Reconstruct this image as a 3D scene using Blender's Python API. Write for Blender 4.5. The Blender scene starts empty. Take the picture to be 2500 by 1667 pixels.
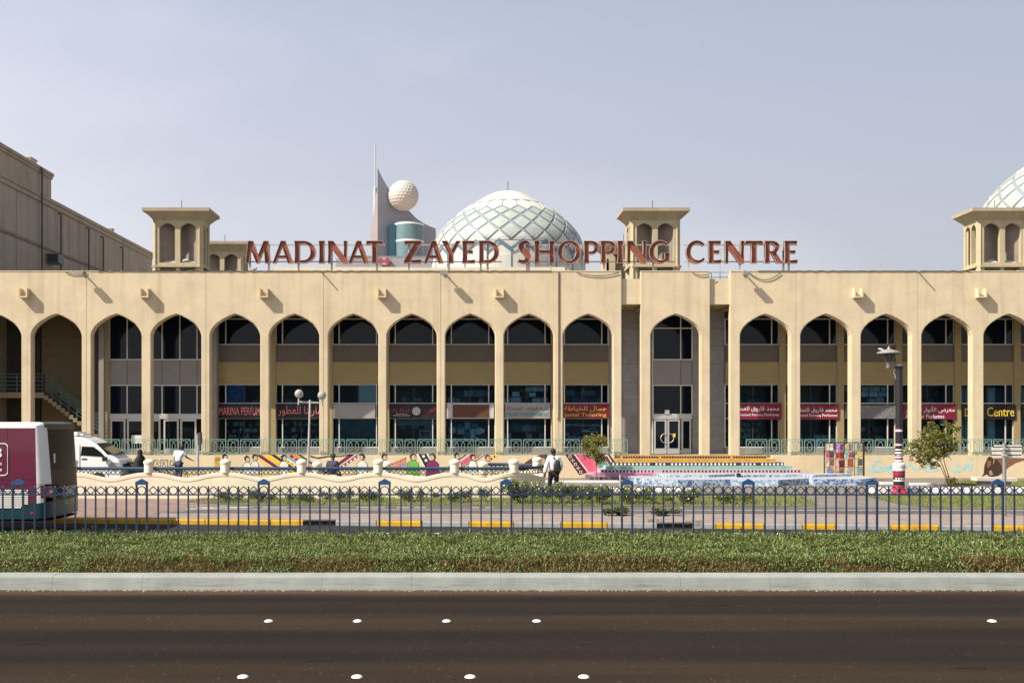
import bpy, math, random
from mathutils import Vector, Matrix
from mathutils.geometry import tessellate_polygon
random.seed(7)
R = math.radians
SC = bpy.context.scene
COL = SC.collection

# ---------------------------------------------------------------- camera
EYE = 3.1                     # eye height above the road (m)
F = 2600.0                    # focal length in photo pixels (2500 px wide)
CX, CY = 1130.0, 1020.0       # vanishing point of the photo
cam_d = bpy.data.cameras.new('camera')
cam = bpy.data.objects.new('camera', cam_d)
COL.objects.link(cam)
cam.location = (0, 0, EYE)
cam.rotation_euler = (R(90), 0, 0)
cam_d.sensor_width = 36
cam_d.lens = F / 2500 * 36
cam_d.shift_x = 120 / 2500
cam_d.shift_y = 186.5 / 2500
cam_d.clip_start = 0.5
cam_d.clip_end = 6000
SC.camera = cam

# ---------------------------------------------------------------- sky and sun
TO_SUN = Vector((-2.05, -1.0, 2.20)).normalized()
ELEV = math.asin(TO_SUN.z)
AZ = math.atan2(TO_SUN.x, TO_SUN.y)
world = bpy.data.worlds.new('World')
SC.world = world
world.use_nodes = True
wn, wl = world.node_tree.nodes, world.node_tree.links
wn.clear()
sky = wn.new('ShaderNodeTexSky')
sky.sky_type = 'NISHITA'
sky.sun_disc = False
sky.sun_elevation = ELEV
sky.sun_rotation = AZ
sky.altitude = 0
sky.air_density = 1.0
sky.dust_density = 1.5
sky.ozone_density = 2.0
# thin veil of high cloud over the sky, part of the sky itself
tc = wn.new('ShaderNodeTexCoord')
mp = wn.new('ShaderNodeMapping'); mp.inputs['Scale'].default_value = (1.0, 1.0, 2.6)
mp.inputs['Location'].default_value = (0.35, 0.1, 0.2)
nz = wn.new('ShaderNodeTexNoise'); nz.inputs['Scale'].default_value = 1.6
nz.inputs['Detail'].default_value = 4; nz.inputs['Roughness'].default_value = .45
rm = wn.new('ShaderNodeValToRGB')
rm.color_ramp.elements[0].position = .50; rm.color_ramp.elements[0].color = (0, 0, 0, 1)
rm.color_ramp.elements[1].position = .78; rm.color_ramp.elements[1].color = (.42, .42, .42, 1)
mixc = wn.new('ShaderNodeMix'); mixc.data_type = 'RGBA'
hz = wn.new('ShaderNodeMix'); hz.data_type = 'RGBA'
sep = wn.new('ShaderNodeSeparateXYZ'); wl.new(tc.outputs['Generated'], sep.inputs[0])
hf = wn.new('ShaderNodeMapRange'); hf.interpolation_type = 'SMOOTHSTEP'      # haze is thickest at the horizon
hf.inputs['From Min'].default_value = 0; hf.inputs['From Max'].default_value = .9
hf.inputs['To Min'].default_value = .88; hf.inputs['To Max'].default_value = .15
wl.new(sep.outputs['Z'], hf.inputs['Value']); wl.new(hf.outputs[0], hz.inputs['Factor'])
hz.inputs['B'].default_value = (4.35, 4.25, 4.55, 1)          # pale grey-blue desert haze
mixc.inputs['B'].default_value = (6.6, 6.6, 6.9, 1)
bg = wn.new('ShaderNodeBackground'); bg.inputs['Strength'].default_value = .10
wo = wn.new('ShaderNodeOutputWorld')
wl.new(tc.outputs['Generated'], mp.inputs['Vector']); wl.new(mp.outputs[0], nz.inputs['Vector'])
wl.new(nz.outputs['Fac'], rm.inputs[0])
# haze scatters forwards: brighter on the sun's side of the horizon, dimmer away from it
vd = wn.new('ShaderNodeVectorMath'); vd.operation = 'DOT_PRODUCT'
sh_ = Vector((TO_SUN.x, TO_SUN.y, 0)).normalized(); vd.inputs[1].default_value = sh_
wl.new(tc.outputs['Generated'], vd.inputs[0])
gm = wn.new('ShaderNodeMapRange'); gm.inputs['From Min'].default_value = -1; gm.inputs['From Max'].default_value = 1
gm.inputs['To Min'].default_value = .70; gm.inputs['To Max'].default_value = 1.40
wl.new(vd.outputs['Value'], gm.inputs['Value'])
hr_ = wn.new('ShaderNodeMapRange'); hr_.inputs['From Min'].default_value = .10; hr_.inputs['From Max'].default_value = .45; wl.new(sep.outputs['Z'], hr_.inputs['Value'])
hm_ = wn.new('ShaderNodeMix'); hm_.data_type = 'RGBA'; hm_.inputs['A'].default_value = (4.4, 4.36, 4.62, 1); hm_.inputs['B'].default_value = (4.6, 4.7, 5.4, 1)
wl.new(hr_.outputs[0], hm_.inputs['Factor'])
hs = wn.new('ShaderNodeVectorMath'); hs.operation = 'SCALE'; wl.new(hm_.outputs['Result'], hs.inputs[0])
wl.new(gm.outputs[0], hs.inputs['Scale']); wl.new(hs.outputs['Vector'], hz.inputs['B'])
wl.new(sky.outputs[0], hz.inputs['A']); wl.new(hz.outputs['Result'], mixc.inputs['A'])
wl.new(rm.outputs[0], mixc.inputs['Factor'])
wl.new(mixc.outputs['Result'], bg.inputs[0]); wl.new(bg.outputs[0], wo.inputs[0])

sun_d = bpy.data.lights.new('sun', 'SUN')
sun_d.energy = 5.0
sun_d.angle = R(.5)
sun_d.color = (1, .94, .84)
sun = bpy.data.objects.new('sun', sun_d)
sun.rotation_euler = TO_SUN.to_track_quat('Z', 'Y').to_euler()
sun.location = (-20, -10, 40)
COL.objects.link(sun)
SC.view_settings.view_transform = 'Standard'
SC.view_settings.look = 'None'
SC.view_settings.gamma = 1
SC.view_settings.use_curve_mapping = False
SC.view_settings.exposure = .7
SC.cycles.max_bounces = 6
SC.cycles.diffuse_bounces = 3
SC.cycles.glossy_bounces = 3
SC.cycles.transparent_max_bounces = 12
SC.cycles.use_adaptive_sampling = True

# ---------------------------------------------------------------- helpers
def wx(px, Y): return (px - CX) * Y / F
def wz(py, Y): return EYE - (py - CY) * Y / F

class MB:
    """collects polygons, links them as one mesh object"""
    def __init__(s): s.v = []; s.f = []; s.m = []
    def poly(s, pts, mi=0):
        n = len(s.v); s.v += [tuple(p) for p in pts]; s.f.append(tuple(range(n, n + len(pts)))); s.m.append(mi); return s
    def grid(s, rows, mi=0, close=False):
        n = len(s.v); w = len(rows[0])
        for r in rows: s.v += [tuple(p) for p in r]
        for i in range(len(rows) - 1):
            for j in range(w if close else w - 1):
                k = (j + 1) % w
                s.f.append((n + i*w + j, n + i*w + k, n + (i+1)*w + k, n + (i+1)*w + j)); s.m.append(mi)
        return s
    def box(s, x0, x1, y0, y1, z0, z1, mi=0):
        n = len(s.v)
        s.v += [(x0,y0,z0),(x1,y0,z0),(x1,y1,z0),(x0,y1,z0),(x0,y0,z1),(x1,y0,z1),(x1,y1,z1),(x0,y1,z1)]
        for f in ((3,2,1,0),(4,5,6,7),(0,1,5,4),(1,2,6,5),(2,3,7,6),(3,0,4,7)):
            s.f.append(tuple(n+i for i in f)); s.m.append(mi)
        return s
    def bar(s, a, b, w, h=None, mi=0, up=(0,0,1)):
        """square bar from a to b"""
        a, b = Vector(a), Vector(b); d = (b - a)
        if d.length < 1e-6: return s
        d.normalize(); u = Vector(up)
        if abs(d.dot(u)) > .98: u = Vector((0,1,0))
        r = d.cross(u).normalized() * (w/2); t = r.cross(d).normalized() * ((h or w)/2)
        A = [a-r-t, a+r-t, a+r+t, a-r+t]; B = [p + (b-a) for p in A]
        n = len(s.v); s.v += [tuple(p) for p in A+B]
        for f in ((3,2,1,0),(4,5,6,7),(0,1,5,4),(1,2,6,5),(2,3,7,6),(3,0,4,7)):
            s.f.append(tuple(n+i for i in f)); s.m.append(mi)
        return s
    def tube(s, pts, rad, n=8, mi=0, caps=True):
        pts = [Vector(p) for p in pts]
        rr = rad if isinstance(rad, (list, tuple)) else [rad]*len(pts)
        rows = []; prev = None
        for i, p in enumerate(pts):
            d = (pts[min(i+1, len(pts)-1)] - pts[max(i-1, 0)]).normalized()
            if prev is None:
                u = Vector((0,0,1)) if abs(d.z) < .9 else Vector((1,0,0))
                x = d.cross(u).normalized()
            else:
                x = (prev - d * prev.dot(d)).normalized()
            prev = x; y = d.cross(x)
            rows.append([p + (x*math.cos(2*math.pi*k/n) + y*math.sin(2*math.pi*k/n))*rr[i] for k in range(n)])
        s.grid(rows, mi, True)
        if caps:
            s.poly(list(reversed(rows[0])), mi); s.poly(rows[-1], mi)
        return s
    def lathe(s, prof, c=(0,0,0), n=20, mi=0, a0=0, a1=2*math.pi):
        rows = []
        full = abs(a1 - a0 - 2*math.pi) < 1e-6
        m = n if full else n + 1
        for r, z in prof:
            rows.append([(c[0]+r*math.cos(a0+(a1-a0)*k/n), c[1]+r*math.sin(a0+(a1-a0)*k/n), c[2]+z) for k in range(m)])
        return s.grid(rows, mi, full)
    def lathes(s, profs, c=(0,0,0), n=20, mi=0):
        for p in profs: s.lathe(p, c, n, mi)
        return s
    def prism(s, pts, y0, y1, mi=0, holes=()):
        """outline (x,z) extruded along y, with holes"""
        loops = [list(pts)] + [list(h) for h in holes]
        flat = [p for l in loops for p in l]
        tri = tessellate_polygon([[Vector((p[0], p[1], 0)) for p in l] for l in loops])
        n = len(s.v)
        s.v += [(p[0], y0, p[1]) for p in flat] + [(p[0], y1, p[1]) for p in flat]; k = len(flat)
        for t in tri:
            a, b, c = t
            ar = (flat[b][0]-flat[a][0])*(flat[c][1]-flat[a][1]) - (flat[c][0]-flat[a][0])*(flat[b][1]-flat[a][1])
            if ar < 0: b, c = c, b
            s.f.append((n+a, n+b, n+c)); s.m.append(mi); s.f.append((n+k+a, n+k+c, n+k+b)); s.m.append(mi)
        o = 0
        for l in loops:
            L = len(l)
            ar = sum(l[i][0]*l[(i+1)%L][1]-l[(i+1)%L][0]*l[i][1] for i in range(L))
            flip = (ar < 0) != (o > 0)
            for i in range(L):
                j = (i+1) % L
                q = (n+o+i, n+k+o+i, n+k+o+j, n+o+j)
                q = (n+o+j, n+k+o+j, n+k+o+i, n+o+i) if not flip else q
                s.f.append(q); s.m.append(mi)
            o += L
        return s
    def ring(s, c, r, w, d, n=16, mi=0):
        """flat ring in the xz plane"""
        rows = []
        for rr, yy in ((r-w/2, -d/2), (r+w/2, -d/2), (r+w/2, d/2), (r-w/2, d/2), (r-w/2, -d/2)):
            rows.append([(c[0]+rr*math.cos(2*math.pi*k/n), c[1]+yy, c[2]+rr*math.sin(2*math.pi*k/n)) for k in range(n)])
        return s.grid(rows, mi, True)
    def mesh(s, name):
        me = bpy.data.meshes.new(name); me.from_pydata(s.v, [], s.f); return me
    def obj(s, name, mats, parent=None, smooth=False, loc=None):
        me = s.mesh(name)
        if not isinstance(mats, (list, tuple)): mats = [mats]
        for m in mats: me.materials.append(m)
        if len(mats) > 1: me.polygons.foreach_set('material_index', s.m)
        if smooth: me.polygons.foreach_set('use_smooth', [True]*len(me.polygons))
        me.update()
        return link(name, me, parent, loc)

def link(name, me, parent=None, loc=None):
    o = bpy.data.objects.new(name, me); COL.objects.link(o)
    if loc is not None: o.location = loc
    if parent is not None: o.parent = parent
    return o
def tag(o, label, cat, group=None):
    o['label'] = label; o['category'] = cat
    if group: o['group'] = group
    return o
def struct(o, label=None):
    o['kind'] = 'structure'
    if label: o['label'] = label
    return o
def stuff(o, label=None):
    o['kind'] = 'stuff'
    if label: o['label'] = label
    return o
def thing(name, label, cat, loc=(0,0,0), group=None, rz=0):
    o = bpy.data.objects.new(name, None); COL.objects.link(o)
    o.empty_display_size = .3; o.location = loc; o.rotation_euler = (0, 0, rz)
    return tag(o, label, cat, group)
def dup(o, parent=None, loc=None, rz=None):
    c = o.copy(); COL.objects.link(c)
    if parent is not None: c.parent = parent
    if loc is not None: c.location = loc
    if rz is not None: c.rotation_euler[2] = rz
    for ch in list(o.children): dup(ch, c)
    return c
def bevel(o, w=.02, seg=2):
    m = o.modifiers.new('bevel', 'BEVEL'); m.width = w; m.segments = seg; m.limit_method = 'ANGLE'; m.angle_limit = R(40)
    return o

FORMS = {}
for c, b, n in [('ا',0xFE8D,2),('أ',0xFE83,2),('ب',0xFE8F,4),('ة',0xFE93,2),('ت',0xFE95,4),('ج',0xFE9D,4),('ح',0xFEA1,4),('خ',0xFEA5,4),('د',0xFEA9,2),('ر',0xFEAD,2),('ض',0xFEBD,4),('ط',0xFEC1,4),('ع',0xFEC9,4),('ف',0xFED1,4),('ق',0xFED5,4),('ك',0xFED9,4),('ل',0xFEDD,4),('م',0xFEE1,4),('ن',0xFEE5,4),('ه',0xFEE9,4),('و',0xFEED,2),('ي',0xFEF1,4)]:
    FORMS[c] = (b, n)
def arab(t):
    out = []
    for i, c in enumerate(t):
        if c not in FORMS: out.append(c); continue
        b, n = FORMS[c]
        pj = i > 0 and t[i-1] in FORMS and FORMS[t[i-1]][1] == 4
        nj = i+1 < len(t) and t[i+1] in FORMS and n == 4
        out.append(chr(b + (3 if pj and nj else 2 if nj else 1 if pj else 0)))
    return ''.join(reversed(out))
def text_obj(name, s, mat, x0, x1, z0, z1, y, parent, depth=.012, rx=90):
    """lettering fitted to the box x0..x1, z0..z1, facing the road"""
    cu = bpy.data.curves.new('lettering', 'FONT'); cu.body = s; cu.size = 1; cu.resolution_u = 3
    tmp = bpy.data.objects.new('lettering', cu); COL.objects.link(tmp)
    dg = bpy.context.evaluated_depsgraph_get()
    me = bpy.data.meshes.new_from_object(tmp.evaluated_get(dg))
    bpy.data.objects.remove(tmp); bpy.data.curves.remove(cu)
    xs = [v.co.x for v in me.vertices]; ys = [v.co.y for v in me.vertices]
    ax, bx, ay, by = min(xs), max(xs), min(ys), max(ys)
    for v in me.vertices:
        x = x0 + (v.co.x-ax)/(bx-ax)*(x1-x0); z = z0 + (v.co.y-ay)/(by-ay)*(z1-z0)
        v.co = (x, y, z)
    me.materials.clear(); me.materials.append(mat)
    o = link(name, me, parent)
    m = o.modifiers.new('depth', 'SOLIDIFY'); m.thickness = depth; m.offset = 0
    return o

# ---------------------------------------------------------------- materials
def srgb(r, g, b):
    f = lambda c: (c/255/12.92) if c/255 <= .04045 else ((c/255+.055)/1.055)**2.4
    return (f(r), f(g), f(b), 1)
MATS = {}
def mat(name, col, rough=.7, metal=0, var=.08, scale=3.0, bump=0, bscale=60, spec=.4, streak=0, stain=None, coat=0):
    """paint or stone with uneven colour: noise patches, optional rain streaks, fine relief"""
    if name in MATS: return MATS[name]
    m = bpy.data.materials.new(name); m.use_nodes = True; MATS[name] = m
    nt = m.node_tree; n, l = nt.nodes, nt.links
    b = n['Principled BSDF']
    b.inputs['Roughness'].default_value = rough; b.inputs['Metallic'].default_value = metal
    b.inputs['Specular IOR Level'].default_value = spec
    b.inputs['Coat Weight'].default_value = coat
    c = (col[0], col[1], col[2], 1)
    if not var:
        b.inputs['Base Color'].default_value = c
        return m
    t = n.new('ShaderNodeTexCoord')
    geo = n.new('ShaderNodeNewGeometry')
    no = n.new('ShaderNodeTexNoise'); no.inputs['Scale'].default_value = scale; no.inputs['Detail'].default_value = 6
    no.inputs['Roughness'].default_value = .65
    l.new(geo.outputs['Position'], no.inputs['Vector'])
    cr = n.new('ShaderNodeValToRGB')
    cr.color_ramp.elements[0].position = .28; cr.color_ramp.elements[1].position = .72
    lo = tuple(max(0, x*(1-var*1.6)) for x in col[:3]); hi = tuple(min(1, x*(1+var)) for x in col[:3])
    cr.color_ramp.elements[0].color = (*lo, 1); cr.color_ramp.elements[1].color = (*hi, 1)
    l.new(no.outputs['Fac'], cr.inputs[0])
    out = cr.outputs[0]
    if streak:
        mp = n.new('ShaderNodeMapping'); mp.inputs['Scale'].default_value = (2.2, 2.2, .14)
        l.new(geo.outputs['Position'], mp.inputs['Vector'])
        n2 = n.new('ShaderNodeTexNoise'); n2.inputs['Scale'].default_value = 1.4; n2.inputs['Detail'].default_value = 5
        l.new(mp.outputs[0], n2.inputs['Vector'])
        r2 = n.new('ShaderNodeValToRGB'); r2.color_ramp.elements[0].position = .5; r2.color_ramp.elements[1].position = .75
        l.new(n2.outputs['Fac'], r2.inputs[0])
        ml = n.new('ShaderNodeMath'); ml.operation = 'MULTIPLY'; ml.inputs[1].default_value = streak
        l.new(r2.outputs[0], ml.inputs[0])
        mx = n.new('ShaderNodeMix'); mx.data_type = 'RGBA'
        st = stain or tuple(x*.55 for x in col[:3])
        mx.inputs['B'].default_value = (*st[:3], 1)
        l.new(ml.outputs[0], mx.inputs['Factor']); l.new(out, mx.inputs['A'])
        out = mx.outputs['Result']
    l.new(out, b.inputs['Base Color'])
    if bump:
        n3 = n.new('ShaderNodeTexNoise'); n3.inputs['Scale'].default_value = bscale; n3.inputs['Detail'].default_value = 3
        l.new(geo.outputs['Position'], n3.inputs['Vector'])
        bm = n.new('ShaderNodeBump'); bm.inputs['Strength'].default_value = bump; bm.inputs['Distance'].default_value = .01
        l.new(n3.outputs['Fac'], bm.inputs['Height']); l.new(bm.outputs[0], b.inputs['Normal'])
    return m
def asphalt(name, base, band=None, speck=.5):
    m = bpy.data.materials.new(name); m.use_nodes = True
    n, l = m.node_tree.nodes, m.node_tree.links
    b = n['Principled BSDF']; b.inputs['Roughness'].default_value = .95; b.inputs['Specular IOR Level'].default_value = .06
    g = n.new('ShaderNodeNewGeometry')
    fine = n.new('ShaderNodeTexNoise'); fine.inputs['Scale'].default_value = 20; fine.inputs['Detail'].default_value = 8; fine.inputs['Roughness'].default_value = .85
    l.new(g.outputs['Position'], fine.inputs['Vector'])
    cr = n.new('ShaderNodeValToRGB')
    cr.color_ramp.elements[0].position = .25; cr.color_ramp.elements[0].color = (*[c*(1-speck*.7) for c in base], 1)
    cr.color_ramp.elements[1].position = .70; cr.color_ramp.elements[1].color = (*[c*(1+speck*.8) for c in base], 1)
    e = cr.color_ramp.elements.new(.8); e.color = (*[c*(1+speck*2.6) for c in base], 1)
    l.new(fine.outputs['Fac'], cr.inputs[0])
    out = cr.outputs[0]
    # long patches along the traffic
    mp = n.new('ShaderNodeMapping'); mp.inputs['Scale'].default_value = (.10, 1.0, 1.0)
    l.new(g.outputs['Position'], mp.inputs['Vector'])
    pn = n.new('ShaderNodeTexNoise'); pn.inputs['Scale'].default_value = 1.3; pn.inputs['Detail'].default_value = 5
    l.new(mp.outputs[0], pn.inputs['Vector'])
    pr = n.new('ShaderNodeMapRange'); pr.inputs['From Min'].default_value = .3; pr.inputs['From Max'].default_value = .7
    pr.inputs['To Min'].default_value = .82; pr.inputs['To Max'].default_value = 1.18
    l.new(pn.outputs['Fac'], pr.inputs['Value'])
    fac = pr.outputs[0]
    # scattered pale chippings
    vo = n.new('ShaderNodeTexVoronoi'); vo.inputs['Scale'].default_value = 7; l.new(g.outputs['Position'], vo.inputs['Vector'])
    vr = n.new('ShaderNodeMapRange'); vr.inputs['From Min'].default_value = .10; vr.inputs['From Max'].default_value = .14; vr.inputs['To Min'].default_value = 1.0; vr.inputs['To Max'].default_value = 0
    l.new(vo.outputs['Distance'], vr.inputs['Value'])
    sc_ = n.new('ShaderNodeSeparateColor'); l.new(vo.outputs['Color'], sc_.inputs[0])
    vm = n.new('ShaderNodeMath'); vm.operation = 'MULTIPLY'; l.new(vr.outputs[0], vm.inputs[0]); l.new(sc_.outputs[0], vm.inputs[1])
    vp_ = n.new('ShaderNodeMath'); vp_.operation = 'MULTIPLY'; vp_.inputs[1].default_value = .55; l.new(vm.outputs[0], vp_.inputs[0])
    mc = n.new('ShaderNodeMix'); mc.data_type = 'RGBA'; mc.inputs['B'].default_value = (*[c*5 for c in base], 1)
    l.new(vp_.outputs[0], mc.inputs['Factor']); l.new(out, mc.inputs['A']); out = mc.outputs['Result']
    if band:
        sx = n.new('ShaderNodeSeparateXYZ'); l.new(g.outputs['Position'], sx.inputs[0])
        y0, y1, stops = band
        wob = n.new('ShaderNodeTexNoise'); wob.inputs['Scale'].default_value = 2.0; l.new(mp.outputs[0], wob.inputs['Vector'])
        wm = n.new('ShaderNodeMath'); wm.operation = 'MULTIPLY_ADD'; wm.inputs[1].default_value = .7; l.new(wob.outputs['Fac'], wm.inputs[0]); l.new(sx.outputs['Y'], wm.inputs[2])
        mr = n.new('ShaderNodeMapRange'); mr.inputs['From Min'].default_value = y0; mr.inputs['From Max'].default_value = y1
        l.new(wm.outputs[0], mr.inputs['Value'])
        br = n.new('ShaderNodeValToRGB'); br.color_ramp.interpolation = 'EASE'
        while len(br.color_ramp.elements) < len(stops): br.color_ramp.elements.new(.5)
        for el, (p, c) in zip(br.color_ramp.elements, stops): el.position = p; el.color = (*c, 1)
        l.new(mr.outputs[0], br.inputs[0])
        mm = n.new('ShaderNodeMix'); mm.data_type = 'RGBA'; mm.blend_type = 'MULTIPLY'; mm.inputs['Factor'].default_value = 1
        l.new(out, mm.inputs['A']); l.new(br.outputs[0], mm.inputs['B']); out = mm.outputs['Result']
    m2 = n.new('ShaderNodeMix'); m2.data_type = 'RGBA'; m2.blend_type = 'MULTIPLY'; m2.inputs['Factor'].default_value = 1
    l.new(out, m2.inputs['A']); l.new(fac, m2.inputs['B'])
    l.new(m2.outputs['Result'], b.inputs['Base Color'])
    bm = n.new('ShaderNodeBump'); bm.inputs['Strength'].default_value = .5; bm.inputs['Distance'].default_value = .008
    l.new(fine.outputs['Fac'], bm.inputs['Height']); l.new(bm.outputs[0], b.inputs['Normal'])
    return m
def glass(name, col, rough=.03, see=.0, tint=(.6,.7,.75)):
    """window glass: mirror at the surface, dark (or partly see-through) behind"""
    m = bpy.data.materials.new(name); m.use_nodes = True
    n, l = m.node_tree.nodes, m.node_tree.links
    b = n['Principled BSDF']; b.inputs['Base Color'].default_value = (*col, 1); b.inputs['Roughness'].default_value = rough
    b.inputs['Specular IOR Level'].default_value = .22
    if see:
        o = n['Material Output']
        tr = n.new('ShaderNodeBsdfTransparent'); tr.inputs[0].default_value = (*tint, 1)
        mx = n.new('ShaderNodeMixShader'); mx.inputs[0].default_value = see
        l.new(b.outputs[0], mx.inputs[1]); l.new(tr.outputs[0], mx.inputs[2])
        fr = n.new('ShaderNodeFresnel'); fr.inputs[0].default_value = 1.5
        sb = n.new('ShaderNodeMath'); sb.operation = 'SUBTRACT'; sb.inputs[0].default_value = see; l.new(fr.outputs[0], sb.inputs[1])
        l.new(sb.outputs[0], mx.inputs[0])
        l.new(mx.outputs[0], o.inputs[0])
    return m
def leafmat(name, stops, rough=.5, trans=.25):
    m = bpy.data.materials.new(name); m.use_nodes = True
    n, l = m.node_tree.nodes, m.node_tree.links
    b = n['Principled BSDF']; b.inputs['Roughness'].default_value = rough; b.inputs['Specular IOR Level'].default_value = .35
    at = n.new('ShaderNodeAttribute'); at.attribute_name = 'tint'
    cr = n.new('ShaderNodeValToRGB')
    while len(cr.color_ramp.elements) < len(stops): cr.color_ramp.elements.new(.5)
    for el, (p, c) in zip(cr.color_ramp.elements, stops): el.position = p; el.color = (*c, 1)
    l.new(at.outputs['Fac'], cr.inputs[0]); l.new(cr.outputs[0], b.inputs['Base Color'])
    tr = n.new('ShaderNodeBsdfTranslucent'); l.new(cr.outputs[0], tr.inputs[0])
    mx = n.new('ShaderNodeMixShader'); mx.inputs[0].default_value = trans
    l.new(b.outputs[0], mx.inputs[1]); l.new(tr.outputs[0], mx.inputs[2]); l.new(mx.outputs[0], n['Material Output'].inputs[0])
    return m
def scuffed(m, col, dark, zc, zw):
    """horizontal tyre scuffs along a kerb face at height zc"""
    n, l = m.node_tree.nodes, m.node_tree.links; b = n['Principled BSDF']
    src = b.inputs['Base Color'].links[0].from_socket
    g = n.new('ShaderNodeNewGeometry'); mp = n.new('ShaderNodeMapping'); mp.inputs['Scale'].default_value = (1.3, 1, 22)
    l.new(g.outputs['Position'], mp.inputs['Vector'])
    no = n.new('ShaderNodeTexNoise'); no.inputs['Scale'].default_value = 1.0; no.inputs['Detail'].default_value = 6; no.inputs['Roughness'].default_value = .7
    l.new(mp.outputs[0], no.inputs['Vector'])
    r = n.new('ShaderNodeMapRange'); r.inputs['From Min'].default_value = .50; r.inputs['From Max'].default_value = .72; l.new(no.outputs['Fac'], r.inputs['Value'])
    s = n.new('ShaderNodeSeparateXYZ'); l.new(g.outputs['Position'], s.inputs[0])
    d = n.new('ShaderNodeMath'); d.operation = 'SUBTRACT'; l.new(s.outputs['Z'], d.inputs[0]); d.inputs[1].default_value = zc
    a = n.new('ShaderNodeMath'); a.operation = 'ABSOLUTE'; l.new(d.outputs[0], a.inputs[0])
    f = n.new('ShaderNodeMapRange'); f.inputs['From Min'].default_value = 0; f.inputs['From Max'].default_value = zw; f.inputs['To Min'].default_value = .75; f.inputs['To Max'].default_value = 0; l.new(a.outputs[0], f.inputs['Value'])
    mu = n.new('ShaderNodeMath'); mu.operation = 'MULTIPLY'; l.new(r.outputs[0], mu.inputs[0]); l.new(f.outputs[0], mu.inputs[1])
    mx = n.new('ShaderNodeMix'); mx.data_type = 'RGBA'; mx.inputs['B'].default_value = (*dark, 1); l.new(mu.outputs[0], mx.inputs['Factor']); l.new(src, mx.inputs['A'])
    l.new(mx.outputs['Result'], b.inputs['Base Color'])
    return m
def settint(me, vals):
    a = me.attributes.new('tint', 'FLOAT', 'FACE'); a.data.foreach_set('value', vals)

CREAM = (.59, .485, .32)
STUCCO = mat('cream_stucco', CREAM, .9, var=.075, scale=1.1, bump=.3, bscale=38, streak=.42, stain=(.36,.27,.16), spec=.15)
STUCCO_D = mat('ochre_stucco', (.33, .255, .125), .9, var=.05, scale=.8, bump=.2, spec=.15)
STUCCO_T = mat('tower_stucco', (.43, .355, .225), .9, var=.08, scale=1.2, bump=.2, streak=.35, spec=.15)
WALLG = mat('side_wall_stucco', (.375, .315, .245), .9, var=.10, scale=.35, bump=.2, streak=.55, stain=(.20,.16,.12), spec=.12)
SPAND = mat('brown_spandrel_panel', (.135, .108, .085), .6, var=.08, scale=2, spec=.3)
GREYP = mat('grey_spandrel_panel', (.26, .235, .21), .5, var=.07, scale=1.5, spec=.3)
MARBLE = mat('grey_marble_cladding', (.27, .25, .235), .5, var=.15, scale=1.6, spec=.35)
ALU = mat('aluminium', (.55, .54, .51), .45, .5, var=.04)
WHITEF = mat('pale_frame_paint', (.62, .60, .54), .5, var=.04)
DARKG = glass('dark_glass', (.004, .008, .014))
SHOPG = glass('shop_glass', (.010, .016, .020), see=.93, tint=(.72, .88, .95))
CONC = mat('kerb_concrete', (.27, .278, .25), .9, var=.13, scale=1.6, bump=.4, bscale=50, spec=.2)
CONC_D = mat('dark_concrete', (.13, .12, .11), .9, var=.2, scale=3, bump=.3)
YELLOW = mat('kerb_yellow_paint', (.50, .28, .006), .75, var=.16, scale=5, bump=.3, streak=.25, stain=(.35,.24,.08))
GREYK = mat('kerb_grey_paint', (.27, .265, .25), .85, var=.14, scale=5, bump=.3)
WHITE = mat('white_paint', (.70, .68, .63), .6, var=.06, scale=4)
BLUEF = mat('fence_blue_paint', (.016, .031, .064), .45, var=.18, scale=6, spec=.5)
BLUEC = mat('fence_cap_blue_paint', (.020, .065, .17), .5, var=.15, scale=6)
WALLC = mat('low_wall_paint', (.76, .665, .49), .9, var=.05, scale=1.2, bump=.2, streak=.10, spec=.15)
MINT = mat('railing_mint_paint', (.20, .32, .27), .5, var=.1, scale=6)
BLACKP = mat('black_iron', (.015, .016, .018), .5, var=.1)

# ================================================================ ground
def sheet(name, pts, z, m, label=None):
    o = MB().poly([(x, y, z) for x, y in pts]).obj(name, m); return struct(o, label)
ROADM = asphalt('road_asphalt', (.0205, .0158, .0122), (8.5, 19.3, [
    (.0, (.8,.8,.82)), (.36, (.84,.82,.82)), (.41, (1.42,1.28,1.06)), (.47, (1.36,1.24,1.04)), (.53, (.82,.81,.83)), (.60, (.98,.94,.90)), (.665, (.78,.78,.80)),
    (.72, (1.38,1.25,1.04)), (.775, (1.42,1.28,1.06)), (.825, (.84,.82,.83)), (.88, (.98,.94,.9)), (.93, (.80,.80,.82)), (.965, (1.15,1.06,.95)), (.985, (2.3,1.95,1.55)), (1.0, (3.0,2.6,2.1))]), .62)
LANEM = asphalt('lane_asphalt', (.032, .031, .033), None, .3)
TRACKM = asphalt('track_asphalt', (.105, .096, .09), None, .25)
SAND = mat('sandy_ground', (.42, .34, .25), .95, var=.12, scale=.2)
PAVE = mat('plaza_paving', (.175, .148, .122), .9, var=.18, scale=1.1, bump=.3, bscale=25)
BRICKP = mat('red_brick_paving', (.22, .145, .118), .9, var=.16, scale=1.3, bump=.35, bscale=25)
sheet('ground', [(-1500,-300),(1500,-300),(1500,2500),(-1500,2500)], -.03, SAND)
sheet('road', [(-90,-40),(90,-40),(90,23),(-90,23)], 0, ROADM)
sheet('service_road', [(-90,23),(90,23),(90,38),(-90,38)], 0, LANEM)
def yk(X): return 30.4 - .08*X           # the far kerb runs slightly askew
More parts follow.
